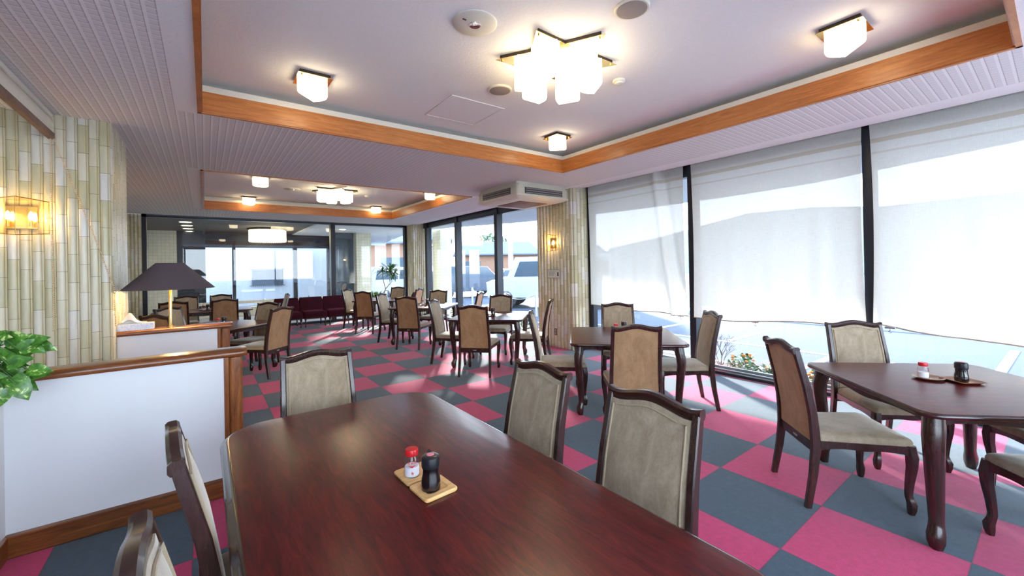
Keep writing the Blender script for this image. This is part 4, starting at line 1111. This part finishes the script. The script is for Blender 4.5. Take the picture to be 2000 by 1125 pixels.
# chain posts
def post(x, y, label):
    o = empty('chain_post', (x, y, GZ), 0, label, 'post', 'white chain posts'); build('pole', MB().lathe([(.04, 0), (.04, .78), (.025, .82)], n=10), 'painted line', o); return o
pp = [(9.2, 15.2), (9.0, 12.9), (8.9, 10.6)]
post(*pp[0], 'white chain post outside, leftmost, before the dark van'); post(*pp[1], 'white chain post outside behind the third window table'); post(*pp[2], 'white chain post outside before the white truck')
for i, lab in ((0, 'sagging white chain outside between the left and middle posts'), (1, 'sagging white chain outside between the middle and right posts')):
    a, b = pp[i], pp[i+1]
    ob = build('chain', MB().tube([(a[0]+(b[0]-a[0])*t, a[1]+(b[1]-a[1])*t, GZ+.74-.22*(1-(2*t-1)**2)) for t in [.03+.94*k/10 for k in range(11)]], .014, 6), 'painted line'); tag(ob, lab, 'chain', 'white chains')
# cars
def car(name, loc, rz, prof, wid, paint, wins, wheels, label, wr=.33, stripe=None):
    o = empty(name, loc, rz, label, 'car')
    n = len(prof)
    rg = [[(x, y*wid/2, z) if True else 0 for x, z in prof] for y in (-1, -.93, .93, 1)]
    rg = [[((x-.0)*(1-.02*(abs(y) == 1)), y*wid/2, .35+(z-.35)*(1-.03*(abs(y) == 1))) for x, z in prof] for y in (-1, -.93, .93, 1)]
    build('body', MB().loft(rg), paint, o, ang=30)
    for wq in wins:
        for s in (-1, 1): build('side_window', MB().loft([[(x, s*(wid/2-.03), z) for x, z in wq], [(x, s*(wid/2+.006), z) for x, z in wq]]), 'car glass', o, smooth=False)
    for x in wheels:
        for s in (-1, 1):
            q = MB().lathe([(wr*.7, -.1), (wr, -.09), (wr, .09), (wr*.7, .1), (wr*.3, .1)], n=20); q.xf(lambda p: (p.x+x, s*(wid/2-.10)+p.z*s, p.y+wr))
            wh = build('wheel', q, 'tyre', o)
            q = MB().lathe([(wr*.55, .095), (wr*.5, .108), (.05, .112)], n=12); q.xf(lambda p: (p.x+x, s*(wid/2-.10)+p.z*s, p.y+wr)); build('hub', q, 'chrome', wh)
    return o
vanp = [(-2.2, .35), (2.2, .35), (2.25, .8), (1.75, 1.02), (1.0, 1.72), (-2.0, 1.80), (-2.25, 1.5), (-2.25, .5)]
c1 = car('dark_van', (11.9, 20.4, GZ), math.radians(-6), vanp, 1.7, 'car dark', [[(-2.0, 1.12), (-.7, 1.12), (-.7, 1.62), (-1.9, 1.62)], [(-.6, 1.12), (.3, 1.12), (.3, 1.62), (-.6, 1.62)], [(.4, 1.12), (1.4, 1.12), (.95, 1.62), (.4, 1.62)]], (-1.4, 1.4), 'dark van parked outside behind the second clear pane')
tp_ = [(-2.6, .45), (2.55, .45), (2.6, 1.05), (2.35, 1.15), (1.7, 1.25), (1.35, 2.05), (-2.5, 2.10), (-2.6, 1.9)]
car('white_truck', (11.5, 12.6, GZ), math.radians(128), tp_, 1.9, 'car white', [[(-2.3, 1.28), (-.9, 1.28), (-.9, 1.88), (-2.3, 1.88)], [(-.7, 1.28), (.1, 1.28), (.1, 1.88), (-.7, 1.88)], [(.25, 1.28), (1.4, 1.28), (1.15, 1.88), (.25, 1.88)]], (-1.7, 1.75), 'white off-road truck parked close outside, left of the tiled pillar', .42)
cp_ = [(-1.7, .3), (1.7, .3), (1.75, .7), (1.5, .9), (.9, .98), (.45, 1.5), (-1.3, 1.55), (-1.7, 1.1)]
car('white_car', (17.5, 24.0, GZ), math.radians(160), cp_, 1.6, 'car white', [[(-1.3, .98), (-.4, .98), (-.4, 1.42), (-1.2, 1.42)], [(-.3, .98), (.7, .98), (.4, 1.42), (-.3, 1.42)]], (-1.1, 1.1), 'small white car farther off outside, above the chain')
car('white_car', (8.9, 22.5, GZ), math.radians(10), vanp, 1.7, 'car white', [[(-2.0, 1.12), (-.7, 1.12), (-.7, 1.62), (-1.9, 1.62)], [(-.6, 1.12), (1.2, 1.12), (.95, 1.62), (-.6, 1.62)]], (-1.4, 1.4), 'white van outside behind the dracaena')
# houses
def house(x, y, rz, w_, d_, h, rh, wall, label, wins=()):
    o = empty('house', (x, y, GZ), rz, label, 'house')
    build('wall', MB().box(-w_/2, w_/2, -d_/2, d_/2, 0, h), wall, o, smooth=False)
    e = .5
    build('roof', MB().add([(-w_/2-e, -d_/2-e, h-.1), (w_/2+e, -d_/2-e, h-.1), (w_/2+e, d_/2+e, h-.1), (-w_/2-e, d_/2+e, h-.1), (-w_/2+.5, 0, h+rh), (w_/2-.5, 0, h+rh), (-w_/2-e, -d_/2-e, h-.25), (w_/2+e, -d_/2-e, h-.25), (w_/2+e, d_/2+e, h-.25), (-w_/2-e, d_/2+e, h-.25)],
          [(0, 1, 5, 4), (1, 2, 5), (2, 3, 4, 5), (3, 0, 4), (6, 7, 1, 0), (7, 8, 2, 1), (8, 9, 3, 2), (9, 6, 0, 3), (9, 8, 7, 6)]), 'roof tile', o, smooth=False)
    for (a, b, c_, d2) in wins: build('window', MB().box(a, b, -d_/2-.05, -d_/2+.02, c_, d2), 'car glass', o, smooth=False)
    return o
HA = math.radians(-28)
house(21.5, 50, HA, 9, 7, 5.2, 1.8, 'house wall', 'two-storey tile-roofed house outside above the dark van', ((-3, -1.6, 3.4, 4.4), (1, 2.4, 3.4, 4.4), (-3.4, -.6, .8, 2.2)))
house(27.5, 40, HA, 9, 5, 3.2, 1.4, 'house wall rust', 'low rust-walled house outside between two window posts', ((-4, -2, 1, 2.3),))
house(35.5, 35.5, HA, 7, 5, 2.8, 1.5, 'house wall', 'pale gabled house outside just left of the tiled pillar', ((0, 2.4, .5, 2.3),))
house(13.5, 58, HA, 6, 6, 7.2, 1.8, 'house wall white', 'tall pale house outside seen above the dracaena', ((-2, -1, 3.6, 4.6), (1, 2, 3.6, 4.6)))
house(14, 36, HA, 5, 6, 4.0, 1.2, 'house wall rust', 'rust-coloured house outside at the right edge of the back window', ((-1, 1, 1.5, 2.6),))
simple('hill green', (.16, .20, .20), .95, var=.3, scale=1)
hp = [(-60, 6.5), (-30, 8.2), (-8, 8.0), (4, 8.6), (14, 8.4), (22, 9.3), (31, 9.4), (38, 8.2), (48, 6.5), (60, 5.0)]
struct('exterior_hill', MB().loft([[(66, y, GZ), (72, y, h), (80, y, h+.6), (95, y, GZ)] for y, h in hp]), 'hill green', ang=60)
o = empty('utility_pole', (20.5, 27.6, GZ), 0, 'grey utility pole outside beyond the white truck', 'pole'); build('pole', MB().lathe([(.22, 0), (.17, 9)], n=12), 'concrete', o)
build('crossarm', MB().box(-.9, .9, -.05, .05, 7.6, 7.75), 'concrete', o, smooth=False)
o = empty('tree', (33, 49, GZ), 0, 'rounded tree outside right of the two-storey house', 'tree')
build('trunk', MB().tube([(0, 0, 0), (.1, 0, 2), (0, .1, 4)], [.3, .22, .12], 8), 'bark', o)
q = MB()
for k in range(900):
    a = rnd(0, 2*PI); b = rnd(-1, 1); rr = 2.3*rnd(.4, 1)**.4; s_ = math.sqrt(1-b*b)
    leaf_mb(q, (rr*s_*math.cos(a)*1.1, rr*s_*math.sin(a), 4.6+rr*b*.8), (rnd(-1, 1), rnd(-1, 1), rnd(-1, 1)), (0, .3, 1), .42, .24)
build('crown', q, 'tree leaf', o)
o = empty('garden_shrub', (2.4, 17.9, GZ), 0, 'dark clipped shrub beyond the annex glass of the back window', 'shrub')
q = MB()
for k in range(260):
    leaf_mb(q, (rnd(-1.0, 1.0), rnd(-.2, .2), rnd(.1, .62)), (rnd(-1, 1), rnd(-1, 1), rnd(-.2, 1)), (0, 0, 1), .10, .045)
build('foliage', q, 'garden leaf', o)
